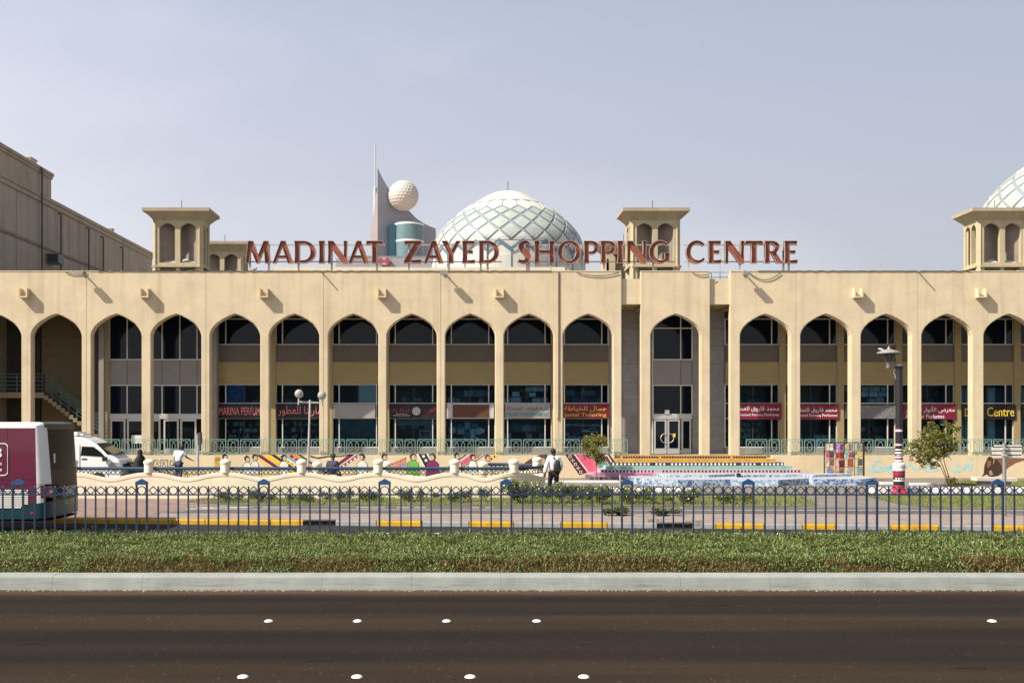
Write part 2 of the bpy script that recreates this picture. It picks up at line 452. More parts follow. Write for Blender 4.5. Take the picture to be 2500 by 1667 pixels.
# raised paving between the far kerb and the building
mb = MB()
for X0, X1 in ((-60, 60),):
    mb.poly([(X0, yk(X0)+.16, .15), (X1, yk(X1)+.16, .15), (X1, 60, .15), (X0, 60, .15)])
struct(mb.obj('pavement', PAVE))
X_L = lambda px, py: (wx(px, 7670/(py-CY)), 7670/(py-CY))
def gpoly(name, pp, z, m):
    return sheet(name, [X_L(*p) for p in pp], z, m)
# brick-red paving on the left
sheet('brick_path', [(-40, yk(-40)+.17), (-9.2, yk(-9.2)+.17), (-9.6, 33.2), (-8.2, 36.6), (-8.2, 39.0), (-40, 39.0)], .154, BRICKP)
sheet('brick_path', [(-9.1, yk(-9.1)+.17), (40, yk(40)+.17), (40, 32.3), (-9.3, 33.0)], .154, mat('pink_paving', (.255, .20, .168), .9, var=.16, scale=1.6, bump=.4, bscale=30))
# asphalt path with edge lines
sheet('cycle_track', [(-9.3, 33.05), (40, 32.4), (40, 34.6), (16, 35.0), (4, 35.4), (-7.6, 35.6)], .158, TRACKM)
mb = MB()
mb.poly([(-8.9,34.25,.163),(40,33.45,.163),(40,33.52,.163),(-8.9,34.33,.163)])
for px0, px1 in ((870, 940), (968, 1000), (1012, 1040), (1150, 1170), (1185, 1205), (1660, 1670), (480, 520), (560, 610), (640, 700)):
    mb.poly([(wx(px0,35.0),34.9,.163),(wx(px1,35.0),34.9,.163),(wx(px1,35.0),35.03,.163),(wx(px0,35.0),35.03,.163)])
for k in range(3):
    mb.poly([(-9.0+.5*k,34.5+.25*k,.163),(-7.9+.5*k,34.55+.25*k,.163),(-7.9+.5*k,34.62+.25*k,.163),(-9.0+.5*k,34.57+.25*k,.163)])
struct(mb.obj('road_marking', WHITE))

# near kerb: stones of 1.62 m
def kerb_run(name, n0, n1, L, y, prof, m, mats=None, gap=.0018):
    root = bpy.data.objects.new(name, None); COL.objects.link(root); struct(root)
    me = None
    for i in range(n0, n1):
        if me is None:
            b = MB()
            rows = [[(gap, py, pz) for py, pz in prof], [(L-gap, py, pz) for py, pz in prof]]
            b.grid([[r[j] for r in rows] for j in range(len(prof))]); b.poly(list(reversed(rows[0]))); b.poly(rows[1])
            o = b.obj('kerb_stone', m, root); me = o.data
        else:
            o = link('kerb_stone', me, root)
        o.location = (i*L - .93, y, random.uniform(-.003, .003)); o.rotation_euler[2] = random.uniform(-.001, .001)
    return root
kerb_run('median_kerb', -16, 16, 1.62, 19.2, [(0,-.02),(.01,.03),(.055,.215),(.075,.24),(.11,.25),(.46,.25),(.5,.05)], scuffed(mat('median_kerb_concrete', (.27, .278, .25), .9, var=.13, scale=1.6, bump=.4, bscale=50, spec=.2), None, (.09,.088,.08), .09, .11))
# light grit swept against the kerb is in the road material; pebbles along it
mb = MB(); rnd = random.Random(3)
for i in range(900):
    x = rnd.uniform(-12, 13); y = 19.19 - abs(rnd.gauss(0, .07)); r = rnd.uniform(.006, .022)
    a = [(x+r*math.cos(t), y+r*math.sin(t)*.8, .001) for t in (0,1.57,3.14,4.71)]
    for k in range(4): mb.poly([a[k], a[(k+1)%4], (x, y, r*.8)])
stuff(tag(mb.obj('gravel', mat('grit', (.36,.28,.2), .9, var=.3, scale=30)), 'small pale grit gathered along the foot of the median kerb', 'gravel'))
mb = MB(); rnd = random.Random(12)
for x, y, L in ((-6.2,14.6,.5),(3.4,17.6,1.1),(8.9,15.0,.8),(-2.0,13.6,.35),(10.6,17.9,.9),(-9.4,17.3,.7),(6.1,13.2,.4),(1.2,18.3,.6)):
    n = 10; up = [(x+L*k/n, y+.05*math.sin(k*1.3+x)*L+rnd.uniform(0,.018), .004) for k in range(n+1)]
    dn = [(a+rnd.uniform(-.01,.01), b-rnd.uniform(.008,.03), .004) for a, b, _ in up]
    for k in range(n): mb.poly([dn[k], dn[k+1], up[k+1], up[k]])
struct(mb.obj('tar_seam', mat('tar_black', (.008,.0075,.007), .7, var=.2, scale=20, spec=.1)))
# median earth
sheet('median_soil', [(-90,19.65),(90,19.65),(90,26.0),(-90,26.0)], .20, mat('dry_soil', (.17,.105,.055), .95, var=.25, scale=6, bump=.6, bscale=30))
struct(MB().box(-90, 90, 25.9, 26.1, -.02, .22).obj('median_kerb', CONC))

# far kerb: painted stones
segs = [(-700,-560,'y'),(-560,-430,'g'),(-430,-300,'y'),(-300,-180,'g'),(-180,-60,'y'),(-60,80,'g'),(80,160,'y'),(160,240,'y'),(240,320,'y'),(320,404,'y'),(404,487,'y'),(487,570,'y'),(570,653,'y'),(653,735,'y'),(735,815,'d'),(815,917,'g'),(917,1030,'y'),(1030,1145,'g'),(1145,1253,'y'),
        (1253,1368,'g'),(1368,1479,'y'),(1479,1598,'g'),(1598,1682,'d'),(1682,1737,'g'),(1737,1850,'y'),(1850,1940,'g'),(1940,2016,'y'),(2016,2144,'g'),(2144,2253,'y'),(2253,2376,'g'),(2376,2490,'y'),(2490,2600,'g'),(2600,2720,'y'),(2720,2840,'g'),(2840,2960,'y'),(2960,3080,'g')]
root = bpy.data.objects.new('pavement_kerb', None); COL.objects.link(root); struct(root)
for a, b, c in segs:
    if c == 'd': continue
    X0 = (a-CX)/85.6; X1 = (b-CX)/85.6; n = 1
    Xa, Xb = X0+.012, X1-.012
    p = MB()
    prof = [(0,0-.02),(.015,.11),(.04,.15),(.17,.15),(.17,.0)]
    rows = [[(x, yk(x)+dy, z) for dy, z in prof] for x in (Xa, Xb)]
    p.grid([[r[j] for r in rows] for j in range(len(prof))]); p.poly(list(reversed(rows[0]))); p.poly(rows[1])
    o = p.obj('kerb_stone', YELLOW if c == 'y' else GREYK, root)
for a, b in ((735,815),(1598,1682)):
    X0 = (a-CX)/85.6; X1 = (b-CX)/85.6; y = yk((X0+X1)/2)
    t = thing('storm_drain', 'black kerb inlet drain in the far kerb ' + ('right of the long yellow stretch' if a == 735 else 'below the pool with weeds at its ends'), 'drain', (0,0,0), 'kerb drain inlets')
    MB().box(X0+.01, X1-.01, y+.02, y+.2, .13, .165).box(X0+.01, X1-.01, y+.16, y+.2, 0, .13).obj('cover_slab', CONC_D, t)
    g = MB()
    for k in range(6):
        x = X0+.08+(X1-X0-.16)*k/5; g.box(x-.02, x+.02, y+.05, y+.08, 0, .13)
    g.box(X0+.02, X1-.02, y+.03, y+.09, 0, .02).obj('grating', BLACKP, t)

# road studs
STUD = mat('stud_ceramic', (.82,.80,.74), .35, var=.03)
st0 = MB().lathe([(.0,.028),(.03,.026),(.055,.018),(.068,.004),(.07,-.004)], n=16).mesh('road_stud'); st0.materials.append(STUD)
for p in st0.polygons: p.use_smooth = True
place = [('far', px, 1516, 'far row on the near road') for px in (656,873,1090.6,1310.6,2422)] + [('near', px, 1652, 'near row at the bottom edge') for px in (593,871.6,1148,1425.4)]
words = ['leftmost', 'second from the left', 'third from the left', 'fourth from the left', 'lone rightmost']
for i, (w, px, py, txt) in enumerate(place):
    Y = F*EYE/(py-CY); o = link('road_stud', st0); o.location = (wx(px, Y), Y, 0)
    tag(o, 'round white road stud, %s in the %s' % (words[i if i < 5 else i-5], txt), 'road stud', 'white road studs')
Yl = F*EYE/(1303-CY)
for i, px in enumerate((948, 1067, 1170, 1271, 1493, 1798, 1903, 2003, 2107)):
    o = link('road_stud', st0); o.location = (wx(px, Yl), Yl, 0)
    tag(o, 'tiny white road stud behind the blue fence, number %s from the left' % ['one','two','three','four','five','six','seven','eight','nine'][i], 'road stud', 'studs on the lane behind the fence')

# ================================================================ shopping centre
YF, YB = 53.0, 53.41       # front and back of the arcade wall
YG = 55.3                  # shop front plane
ZF, ZT = 1.26, 10.37       # floor and top
ZS, ZA = 7.26, 8.30        # arch spring and apex
APX = [-157,-10,137.5,284,430,574,718.5,862.7,1005.6,1148.3,1291.6,1436,1650,1868.5,2016,2163.7,2312,2463.6,2614,2764]
AX = [wx(p, YF) for p in APX]
UV = [(0,0),(.05,.19),(.144,.378),(.302,.568),(.535,.757),(.767,.905),(1,1)]
def outline(c, w, dz=0, zb=ZF):
    L = [(c-w, zb)] + [(c-w+u*w, ZS+v*(ZA-ZS)+dz) for u, v in UV]
    return L + [(2*c-x, z) for x, z in reversed(L[:-1])]
mall = thing('shopping_centre', 'long cream two storey shopping centre with a row of pointed arches', 'shopping centre', (0, YF, 0))
mall.location = (0,0,0)
def wall_panel(px0, px1, idx, zt=ZT):
    X0, X1 = wx(px0, YF)+.008, wx(px1, YF)-.008
    b = MB(); W, W2 = 1.285, 1.235
    for y, w, s in ((YF, W, 1), (YB, W2, -1)):
        x = X0
        for i in idx:
            o = outline(AX[i], w)
            q = [(x,y,ZF),(o[0][0],y,ZF),(o[0][0],y,zt),(x,y,zt)]
            b.poly(q if s > 0 else q[::-1])
            for (xa,za),(xb,zb) in zip(o[1:-2], o[2:-1]):
                q = [(xa,y,za),(xb,y,zb),(xb,y,zt),(xa,y,zt)]; b.poly(q if s > 0 else q[::-1])
            x = o[-1][0]
        q = [(x,y,ZF),(X1,y,ZF),(X1,y,zt),(x,y,zt)]; b.poly(q if s > 0 else q[::-1])
    for i in idx:
        o1, o2 = outline(AX[i], W), outline(AX[i], W2, -.045)
        b.grid([[(x,YF,z) for x,z in o1],[(x,YF+.09,z) for x,z in o1],[(x,YF+.10,z) for x,z in o2],[(x,YB,z) for x,z in o2]][::-1])
    b.poly([(X0,YF,zt),(X1,YF,zt),(X1,YB,zt),(X0,YB,zt)])
    b.poly([(X0,YB,ZF),(X0,YF,ZF),(X0,YF,zt),(X0,YB,zt)]); b.poly([(X1,YF,ZF),(X1,YB,ZF),(X1,YB,zt),(X1,YF,zt)])
    o = b.obj('wall_panel', STUCCO, mall)
    c = MB().box(X0, X1, YF-.02, YB+.03, zt+.002, zt+.05).obj('coping', STUCCO, mall)
    return o
PAN = [(-235,-85,[0]),(-85,211,[1,2]),(211,503,[3,4]),(503,790,[5,6]),(790,1076,[7,8]),(1076,1364,[9,10]),(1364,1517,[11]),(1565,1733,[12]),(1783,1943,[13]),(1943,2240,[14,15]),(2240,2540,[16,17]),(2540,2840,[18,19])]
for a, b, i in PAN: wall_panel(a, b, i)
# recessed lintels beside the entrance bay
for a, b in ((1517,1565),(1733,1783)):
    X0, X1 = wx(a,YF)-.1, wx(b,YF)+.1
    MB().box(X0, X1, YB+.003-.27, YB+.25, 8.77, 10.03).obj('lintel', STUCCO, mall)
# roof, ceiling, floor, end walls
XL, XR = wx(-235,YF), wx(2840,YF)
MB().box(XL, XR, YB+.004, 78, 9.8, 10.05).obj('roof', mat('roof_screed', (.22,.20,.17), .9), mall)
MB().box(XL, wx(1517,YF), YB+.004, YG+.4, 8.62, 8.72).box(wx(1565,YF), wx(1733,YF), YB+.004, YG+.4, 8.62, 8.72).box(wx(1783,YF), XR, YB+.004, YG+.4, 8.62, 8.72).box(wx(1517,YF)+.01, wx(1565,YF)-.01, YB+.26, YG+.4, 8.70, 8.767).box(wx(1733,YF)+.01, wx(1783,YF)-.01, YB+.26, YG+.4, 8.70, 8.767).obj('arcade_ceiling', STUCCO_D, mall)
MB().box(XL, XR, 59.6, 60, ZF, 9.8).box(XL-.3, XL, YB, 78, 0, 10.05).box(XR, XR+.3, YB, 78, 0, 10.05).obj('inner_wall', mat('inner_wall_paint', (.30,.25,.18), .9), mall)
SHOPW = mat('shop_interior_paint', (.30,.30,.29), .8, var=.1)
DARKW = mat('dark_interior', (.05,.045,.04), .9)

# water spouts, on the middle pier of each panel
sp = MB(); w, h, L, t = .22, .46, .34, .07
sp.box(-w, -w+t, -L, 0, 0, h).box(w-t, w, -L, 0, 0, h).box(-w+t, w-t, -L, 0, 0, t)
spm = sp.mesh('water_spout'); spm.materials.append(STUCCO)
for px in (62,356,646,933,1219,2091,2391,2690):
    o = link('water_spout', spm, mall, (wx(px,YF), YF-.002, wz(728,YF)))

def win(X0, X1, z0, z1, mull, gm, y=YG, fm=WHITEF, fw=.05, hbars=()):
    """framed window: frame bars with panes between the mullions"""
    f = MB(); xs = [X0] + sorted(mull) + [X1]
    for x in xs: f.box(x-fw/2, x+fw/2, y-.05, y+.05, z0, z1)
    for k in range(len(xs)-1):
        for z in [z0+fw/2, z1-fw/2] + list(hbars): f.box(xs[k]+fw/2, xs[k+1]-fw/2, y-.045, y+.045, z-fw/2, z+fw/2)
    fo = f.obj('window', fm, mall)
    for k in range(len(xs)-1):
        zz = [z0] + sorted(hbars) + [z1]
        for j in range(len(zz)-1):
            MB().box(xs[k]+fw/2, xs[k+1]-fw/2, y-.012, y+.012, zz[j]+fw/2, zz[j+1]-fw/2).obj('pane', gm, fo)
    return fo

colx = lambda i: (AX[i]+AX[i+1])/2
PW = .17
def shop_bay(i, X0, X1, pil=True, goods=None):
    """one bay of the shop front, X0..X1 between the pilasters"""
    c = AX[i]
    ms = [m for m in (c-.97, c+.97) if X0+.2 < m < X1-.2]
    win(X0, X1, 6.88, 8.25, ms, DARKG)
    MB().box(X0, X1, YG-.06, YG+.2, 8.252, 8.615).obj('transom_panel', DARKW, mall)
    MB().box(X0, X1, YG-.08, YG+.2, 6.0, 6.875).obj('spandrel_panel', SPAND, mall)
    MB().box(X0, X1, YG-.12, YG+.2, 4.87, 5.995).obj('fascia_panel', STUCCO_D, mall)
    win(X0, X1, 1.56, 4.86, ms, SHOPG, hbars=(3.08, 3.86))
    MB().box(c-.018, c+.018, YG-.03, YG+.03, 1.6, 3.05).box(c-.018, c+.018, YG-.03, YG+.03, 3.9, 4.83).obj('mullion', DARKW, mall)
    MB().box(X0, X1, YG-.10, YG+.15, ZF, 1.555).obj('plinth', GREYP, mall)
    # the shop behind the glass
    MB().box(X0, X1, 58.0, 58.1, ZF, 4.9).box(X0-PW, X0-PW+.1, YG+.2, 58, ZF, 4.9).box(X0, X1, YG+.2, 58, 4.75, 4.85).box(X0, X1, YG+.16, 58, ZF-.05, ZF+.05).obj('shop_room', SHOPW, mall)
def pilaster(x, m=STUCCO_D, w=PW, y0=YG-.16):
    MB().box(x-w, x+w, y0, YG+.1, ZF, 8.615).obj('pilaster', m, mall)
bays = [5,6,7,8,9,10,13,14,15,16,17,18]
for i in bays:
    X0 = colx(i-1)+PW if i not in (13,) else AX[13]-1.45
    X1 = colx(i)+0-PW if i != 11 else AX[11]+1.3
    if i == 5: X0 = wx(533, YG)
    shop_bay(i, X0+.003, X1-.003)
shop_bay(11, colx(10)+PW+.003, AX[11]+1.30)
for i in (5,6,7,8,9,10,13,14,15,16,17): pilaster(colx(i))
MB().box(wx(519,54.9), wx(531,54.9), 54.7, 55.2, ZF, 8.615).obj('pilaster', GREYP, mall)
MB().box(wx(531.5,55.2), wx(533,YG), 55.0, 55.4, ZF, 8.615).obj('pilaster', SPAND, mall)
# entrance walls clad in grey stone slabs
def slabs(X0, X1, z0, z1, y, w=.72, h=.9):
    n = max(1, round((X1-X0)/w)); m = max(1, round((z1-z0)/h)); dw, dh = (X1-X0)/n, (z1-z0)/m
    me = MB().box(.006, dw-.006, 0, .04, .006, dh-.006).mesh('stone_slab'); me.materials.append(MARBLE)
    r = random.Random(int(X0*10))
    for a in range(n):
        for b in range(m): link('stone_slab', me, mall, (X0+a*dw, y+r.uniform(-.006,.006), z0+b*dh))
    MB().box(X0, X1, y+.045, y+.2, z0, z1).obj('inner_wall', CONC_D, mall)
slabs(AX[11]+1.31, wx(1592,YG), ZF, 8.69, YG)
slabs(wx(1690,YG), AX[13]-1.46, ZF, 8.69, YG)
# glazed entrance halls
def curtain(X0, X1, mull, doors, y=YG):
    win(X0, X1, 6.10, 8.6, mull, DARKG, y, WHITEF, .055, hbars=(7.75,) if X0 > 0 else ())
    xs = [X0]+mull+[X1]
    for a, b in zip(xs[:-1], xs[1:]):
        MB().box(a+.012, b-.012, y-.05, y+.05, 4.83, 6.09).obj('spandrel_panel', GREYP, mall)
    win(X0, X1, 3.26, 4.82, mull, DARKG, y, WHITEF, .055)
    MB().box(X0, X1, y-.09, y+.06, 3.05, 3.255).obj('transom_panel', ALU, mall)
    for a, b in doors:
        d = MB()
        d.box(a, a+.09, y-.06, y+.03, ZF, 3.045).box(b-.09, b, y-.06, y+.03, ZF, 3.045).box(a+.09, b-.09, y-.06, y+.03, 2.93, 3.045).box(a+.09, b-.09, y-.06, y+.03, ZF, 1.52)
        o = d.obj('door', ALU, mall)
        MB().box(a+.092, b-.092, y-.02, y, 1.522, 2.928).obj('pane', DARKG, o)
        if doors.index((a,b)) in (0,1) and X0 > 0:
            hx = b-.06 if doors.index((a,b)) == 0 else a+.06
            s = -1 if doors.index((a,b)) == 0 else 1
            h = MB().tube([(hx+s*.26*math.sin(t*math.pi/8), y-.1, 2.05+.24*math.cos(t*math.pi/8)) for t in range(9)], .018, 6)
            h.obj('handle', ALU, o)
g = lambda px: wx(px, YG)
curtain(g(268), g(505), [g(311),g(353.5),g(396.3),g(439.5),g(481.4)], [(g(270),g(307)),(g(311),g(353)),(g(355),g(392)),(g(400),g(437)),(g(441),g(480))])
MB().box(wx(244,54.2), wx(256,54.2), 54.0, 54.3, ZF, 8.615).obj('column', GREYP, mall)
MB().box(g(252), g(267), YG-.15, YG+.1, ZF, 8.615).obj('pilaster', STUCCO_D, mall)
curtain(g(1594), g(1689), [g(1661.5)], [(g(1596),g(1627)),(g(1629),g(1660)),(g(1663),g(1687))])
MB().box(g(1622), g(1633), YG-.12, YG-.06, 3.30, 3.52).obj('door_sign', ALU, mall)
for a,b in ((267,268),(1592,1594)): MB().box(g(a), g(b), YG-.06, YG+.1, ZF, 8.6).obj('window_frame', WHITEF, mall)
# the open stair hall at the left; darkened wall colours carry its shade
MB().box(g(-230), g(168), 57.4, 57.6, ZF, 9.7).obj('inner_wall', mat('hall_wall_shaded', (.20,.16,.085), .9), mall)
MB().box(g(-230), g(62), 57.2, 57.39, ZF, 9.7).obj('inner_wall', mat('dark_interior', (.05,.045,.04)), mall)  # near-black sheet standing in for the deep shade of the hall
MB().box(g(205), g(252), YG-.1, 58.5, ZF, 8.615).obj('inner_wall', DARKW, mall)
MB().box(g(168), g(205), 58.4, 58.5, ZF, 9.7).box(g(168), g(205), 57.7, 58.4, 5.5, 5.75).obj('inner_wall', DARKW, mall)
STAIRM = mat('stair_concrete', (.22,.175,.11), .9, var=.1)
stair = thing('stairway', 'concrete stair with a green rail inside the dark left arches', 'stairs', (0,0,0))
S0, zl = wx(118,55.6), 4.42
MB().box(g(-230), S0, 55.0, 57.3, zl-.28, zl).obj('landing', STAIRM, stair)
for k in range(14):
    MB().box(S0+k*.215, S0+(k+1)*.215, 55.0, 56.8, zl-(k+1)*.165-.22, zl-(k+1)*.165).obj('step', STAIRM, stair)
rl = MB(); GREENR = mat('stair_rail_green', (.04,.10,.085), .5, var=.1)
for dz in (.18,.38,.58,.78,.95):
    rl.bar((g(-230),55.02,zl+dz),(S0,55.02,zl+dz),.035); rl.bar((S0,55.02,zl+dz),(S0+14*.215,55.02,zl+dz-14*.165),.035)
for k in range(0,15,2): rl.bar((S0+k*.215,55.02,zl-k*.165),(S0+k*.215,55.02,zl-k*.165+.95),.04)
for k in range(8): rl.bar((S0-.7*k,55.02,zl),(S0-.7*k,55.02,zl+.95),.04)
rl.obj('handrail', GREENR, stair)

# notices, floodlights, rods and cables on the facade
LAMPM = mat('floodlight_grey', (.28,.27,.24), .5, .3, var=.1)
for px, txt in ((203,'over the left arches'),(1083,'right of the dome sign middle'),(1815,'right of the entrance bay')):
    t = thing('floodlight', 'grey floodlight bracketed to the parapet edge ' + {203:'near the left wind tower',1083:'below the word ZAYED',1815:'below the word CENTRE'}[px], 'floodlight', (wx(px,YF), YF, 10.25), 'floodlights on the parapet')
    MB().box(-.16,.20,-.62,-.34,-.10,.06).obj('lamp_box', LAMPM, t)
    MB().bar((.02,.05,.06),(.02,-.5,.06),.06).bar((.02,-.02,-.1),(.02,-.02,.2),.06).obj('bracket', LAMPM, t)
for px in (783, 2240):
    o = MB().bar((wx(px,YF),YF+.1,10.40),(wx(px,YF),YF-.42,10.36),.05).obj('roof_rod', LAMPM)
    tag(o, 'thin metal rod sticking out over the parapet ' + ('below the letters of MADINAT' if px < 1000 else 'left of the right wind tower'), 'rod')
PIPE = mat('drain_pipe_brown', (.10,.06,.035), .8, var=.3, scale=8)
MB().tube([(wx(1364,YF),YF-.03,ZT),(wx(1364,YF),YF-.03,3.2),(wx(1364,YF)-.04,YF-.04,3.0)], .026, 8).obj('drain_pipe', PIPE, mall)
CABLE = mat('cable_black', (.03,.028,.025), .7, var=0)
def cable(pts, label, r=.018):
    o = MB().tube(pts, r, 5).obj('cable', CABLE); tag(o, label, 'cable', 'cables along the parapet'); return o
def sag(px0, px1, s, py=664, n=8):
    return [(wx(px0+(px1-px0)*k/n,YF), YF-.05, wz(py, YF)-.04-s*4*(k/n)*(1-k/n)) for k in range(n+1)]
cable(sag(1408,1510,.16), 'black cable sagging from the parapet left of the entrance bay')
cable(sag(1828,1905,.36), 'black cable looping down below the end of CENTRE')
cable(sag(1690,1735,.14), 'black cable sagging at the top of the entrance bay')
cable(sag(160,212,.10,663), 'black cable drooping beside the left floodlight')
cable([(wx(p,YF),YF-.03,10.40+.012*math.sin(p*.7)+.01*math.sin(p*.23)) for p in range(240,1360,14)], 'long black cable lying along the parapet below the letters', .016)
cable([(wx(p,YF),YF-.03,10.40+.012*math.sin(p*.7)+.01*math.sin(p*.23)) for p in range(1850,2380,14)], 'long black cable lying along the parapet on the right wing', .016)

# ---------------------------------------------------------------- podium, steps
pod = thing('podium', 'cream raised terrace wall with painted murals in front of the arcade', 'terrace', (0,0,0))
YP = 52.5
XS0, XS1 = wx(1500,YP), wx(1885,YP)
PODM = mat('podium_paint', (.66,.53,.33), .9, var=.06, scale=1.0, bump=.2, streak=.15, spec=.15)
MB().box(XL, XS0, YP, YP+.3, .1, ZF-.003).box(XS1, XR, YP, YP+.3, .1, ZF-.003).box(XS0, XS1, YP+.02, YP+.3, .1, ZF-.16).obj('wall', PODM, pod)
MB().box(XL, XR, YP+.302, YG+3, ZF-.12, ZF-.004).obj('floor', mat('floor_tile', (.34,.27,.18), .8, var=.1), pod)
# ramp wing left of the steps
steps = thing('painted_steps', 'broad flight of steps with painted orange, turquoise and pink risers', 'steps', (0,0,0))
SC_ = [('orange_paint',(.55,.27,.03)),('orange_step',(.55,.27,.04)),('black_step_paint',(.03,.028,.03)),('turquoise_paint',(.20,.42,.38)),('pale_pink_paint',(.58,.38,.44)),('pink_paint',(.52,.17,.36)),('dark_step',(.10,.08,.09))]
TREAD = mat('step_tread', (.36,.30,.24), .9, var=.15, scale=3)
DOTC = [('black_dot',(.02,.018,.015)),None,('white_dot',(.8,.78,.74)),None,('black_dot',(.02,.018,.015)),None,None]
for k in range(7):
    XA, XB = wx(1516-13.0*k, YP-.26*k), wx(1868+20.5*k, YP-.26*k)
    z1 = ZF-.002-.158*k; z0 = z1-.158
    y0 = YP-.03-.27*k
    b = MB(); b.box(XA, XB, y0-.27, YP, max(.1,z0), z1, 0)
    m = mat(SC_[k][0], SC_[k][1], .8, var=.14, scale=3, streak=.2, stain=(.5,.4,.35))
    o = b.obj('step', m, steps)
    MB().box(XA+.003, XB-.003, y0-.262, y0+.002 if k else YP-.04, z1+.0005, z1+.004).obj('tread', TREAD, o)
    if DOTC[k]:
        d = MB(); n = int((XB-XA)/(.17 if k == 4 else .125 if k == 0 else .19)); r = .055 if k != 4 else .05
        for j in range(n):
            x = XA+.1+(XB-XA-.2)*j/(n-1); zc = (z0+z1)/2
            if random.random() < .04: continue
            if k == 4: d.box(x-.04, x+.04, y0-.274, y0-.271, zc-.05, zc+.05)
            else: d.poly([(x+r*math.cos(a*math.pi/4+.39), y0-.273, zc+r*math.sin(a*math.pi/4+.39)) for a in range(8)])
        stuff(d.obj('painted_dots', mat(DOTC[k][0], DOTC[k][1], .8, var=.05), o))

# railing along the terrace
def railing_mesh(Lw, H, n, t=.030, dz=0):
    b = MB(); e = Lw/2
    b.bar((-e,0,0),(-e,0,H),t).bar((e,0,0),(e,0,H),t).bar((-e,0,H),(e,0,H),t).bar((-e,0,.10),(e,0,.10),t*.8)
    p = (Lw-.06)/n; T, B = H-.07, .14; h = T-B; s = t*.75
    for k in range(n):
        c = -e+.03+p*(k+.5)
        for sg in (1,-1):
            pts = [(-p/2,T),(-.20*p,T),(.24*p,B+.74*h),(.24*p,B+.26*h),(-.20*p,B),(-p/2,B)]
            for (xa,za),(xb,zb) in zip(pts[:-1], pts[1:]):
                b.bar((c+sg*xa, -.012*sg, za),(c+sg*xb, -.012*sg, zb), s)
    return b
def railing_run(root, X0, X1, y, z, H, m, step=None):
    wide = railing_mesh(1.02, H, 3).mesh('railing_panel'); narrow = railing_mesh(.50, H, 1).mesh('railing_panel')
    for q in (wide, narrow): q.materials.append(m)
    x = X0; k = 0
    while x < X1-.5:
        w = 1.02 if k % 2 == 0 else .50
        if x+w > X1: break
        link('railing_panel', wide if k % 2 == 0 else narrow, root, (x+w/2, y, z + (step(x+w/2) if step else 0)))
        x += w+.115; k += 1
r1 = thing('railing', 'pale green iron railing along the terrace left of the steps', 'railing', (0,0,0), 'terrace railings')
railing_run(r1, wx(242,52.7), wx(1546,52.7), 52.7, ZF, .78, MINT)
r2 = thing('railing', 'pale green iron railing along the terrace right of the steps', 'railing', (0,0,0), 'terrace railings')
railing_run(r2, wx(1822,52.7), wx(2830,52.7), 52.7, ZF, .78, MINT)
r3 = thing('railing', 'dark iron railing of the ramp at the foot of the left terrace', 'railing', (0,0,0))
railing_run(r3, wx(270,51.6), wx(462,51.6), 51.6, .15, .95, mat('ramp_railing_dark', (.03,.035,.03), .5), lambda x: -.03*(x+16))

# ================================================================ shop signs
def board(name, px0, px1, m, label, cat='shop sign', py0=985, py1=1021, grp='shop signs under the arches'):
    Y = YG-.16
    o = MB().box(wx(px0,YG), wx(px1,YG), Y-.05, Y+.07, wz(py1,YG), wz(py0,YG)).obj(name, m)
    return tag(bevel(o, .01), label, cat, grp)
def words_on(o, s, px0, px1, py0, py1, m, name='lettering'):
    return text_obj(name, s, m, wx(px0,YG), wx(px1,YG), wz(py1,YG), wz(py0,YG), YG-.216, o)
SB = mat('sign_black', (.010,.009,.012), .35, var=.1); SR = mat('sign_crimson', (.20,.012,.035), .4, var=.08)
SDR = mat('sign_dark_red', (.17,.014,.02), .4, var=.08); SG = mat('sign_grey', (.33,.32,.315), .5, var=.06)
PINKL = mat('letter_pink', (.70,.20,.20), .5, var=0); WHL = mat('letter_white', (.80,.76,.74), .5, var=0)
GOLD = mat('letter_gold', (.72,.45,.10), .5, var=0); YELL = mat('letter_yellow', (.80,.55,.04), .5, var=0)
TEAL = mat('letter_teal', (.05,.20,.18), .5, var=0); DRED = mat('letter_dark_red', (.30,.03,.05), .5, var=0); DKL = mat('letter_dark', (.06,.055,.06), .5, var=0)
o = board('shop_sign', 533.5, 640, SB, 'black perfume shop sign with pink English capitals')
words_on(o, 'MARINA PERFUM', 537, 637, 994, 1013, PINKL)
o = board('shop_sign', 676, 784, SB, 'black perfume shop sign with large pink Arabic script behind the globe lamp')
words_on(o, arab('مارينا للعطور'), 681, 786, 991, 1016, PINKL)
board('shop_sign', 815, 917, SG, 'blank grey sign panel over an empty shop', py0=986.5)
o = board('shop_sign', 953, 1066, SB, 'black shop sign with dark red words and a pale round emblem')
words_on(o, 'Al Arab', 958, 1003, 996, 1007, DRED); words_on(o, 'FOR PHONES AND', 967, 995, 1009.5, 1011.3, WHL); words_on(o, 'ELECTRONIC CALCULATORS', 961, 1001, 1013, 1015.5, WHL)
MB().lathe([(0,0),(.19,0),(.215,.01),(.215,.03),(0,.03)], n=24).obj('emblem', mat('emblem_pale', (.50,.47,.44), .5, var=.3, scale=20), o, loc=(wx(1017,YG), YG-.215, wz(1003.5,YG))).rotation_euler = (R(90),0,0)
words_on(o, arab('العرب'), 1038, 1063, 991, 1010, DRED); words_on(o, arab('للهواتف المتحركة'), 1031, 1064, 1013, 1017, DRED)
o = board('shop_sign', 1091, 1206, mat('sign_end_grey', (.55,.53,.51), .5), 'blank brown sign panel with pale grey ends')
MB().box(wx(1105,YG), wx(1194,YG), YG-.225, YG-.205, wz(1019,YG), wz(987.5,YG)).obj('brown_panel', mat('sign_brown', (.115,.045,.022), .5, var=.15), o)
o = board('shop_sign', 1233, 1342.5, SG, 'grey mobile phone shop sign with dark Arabic and green English words')
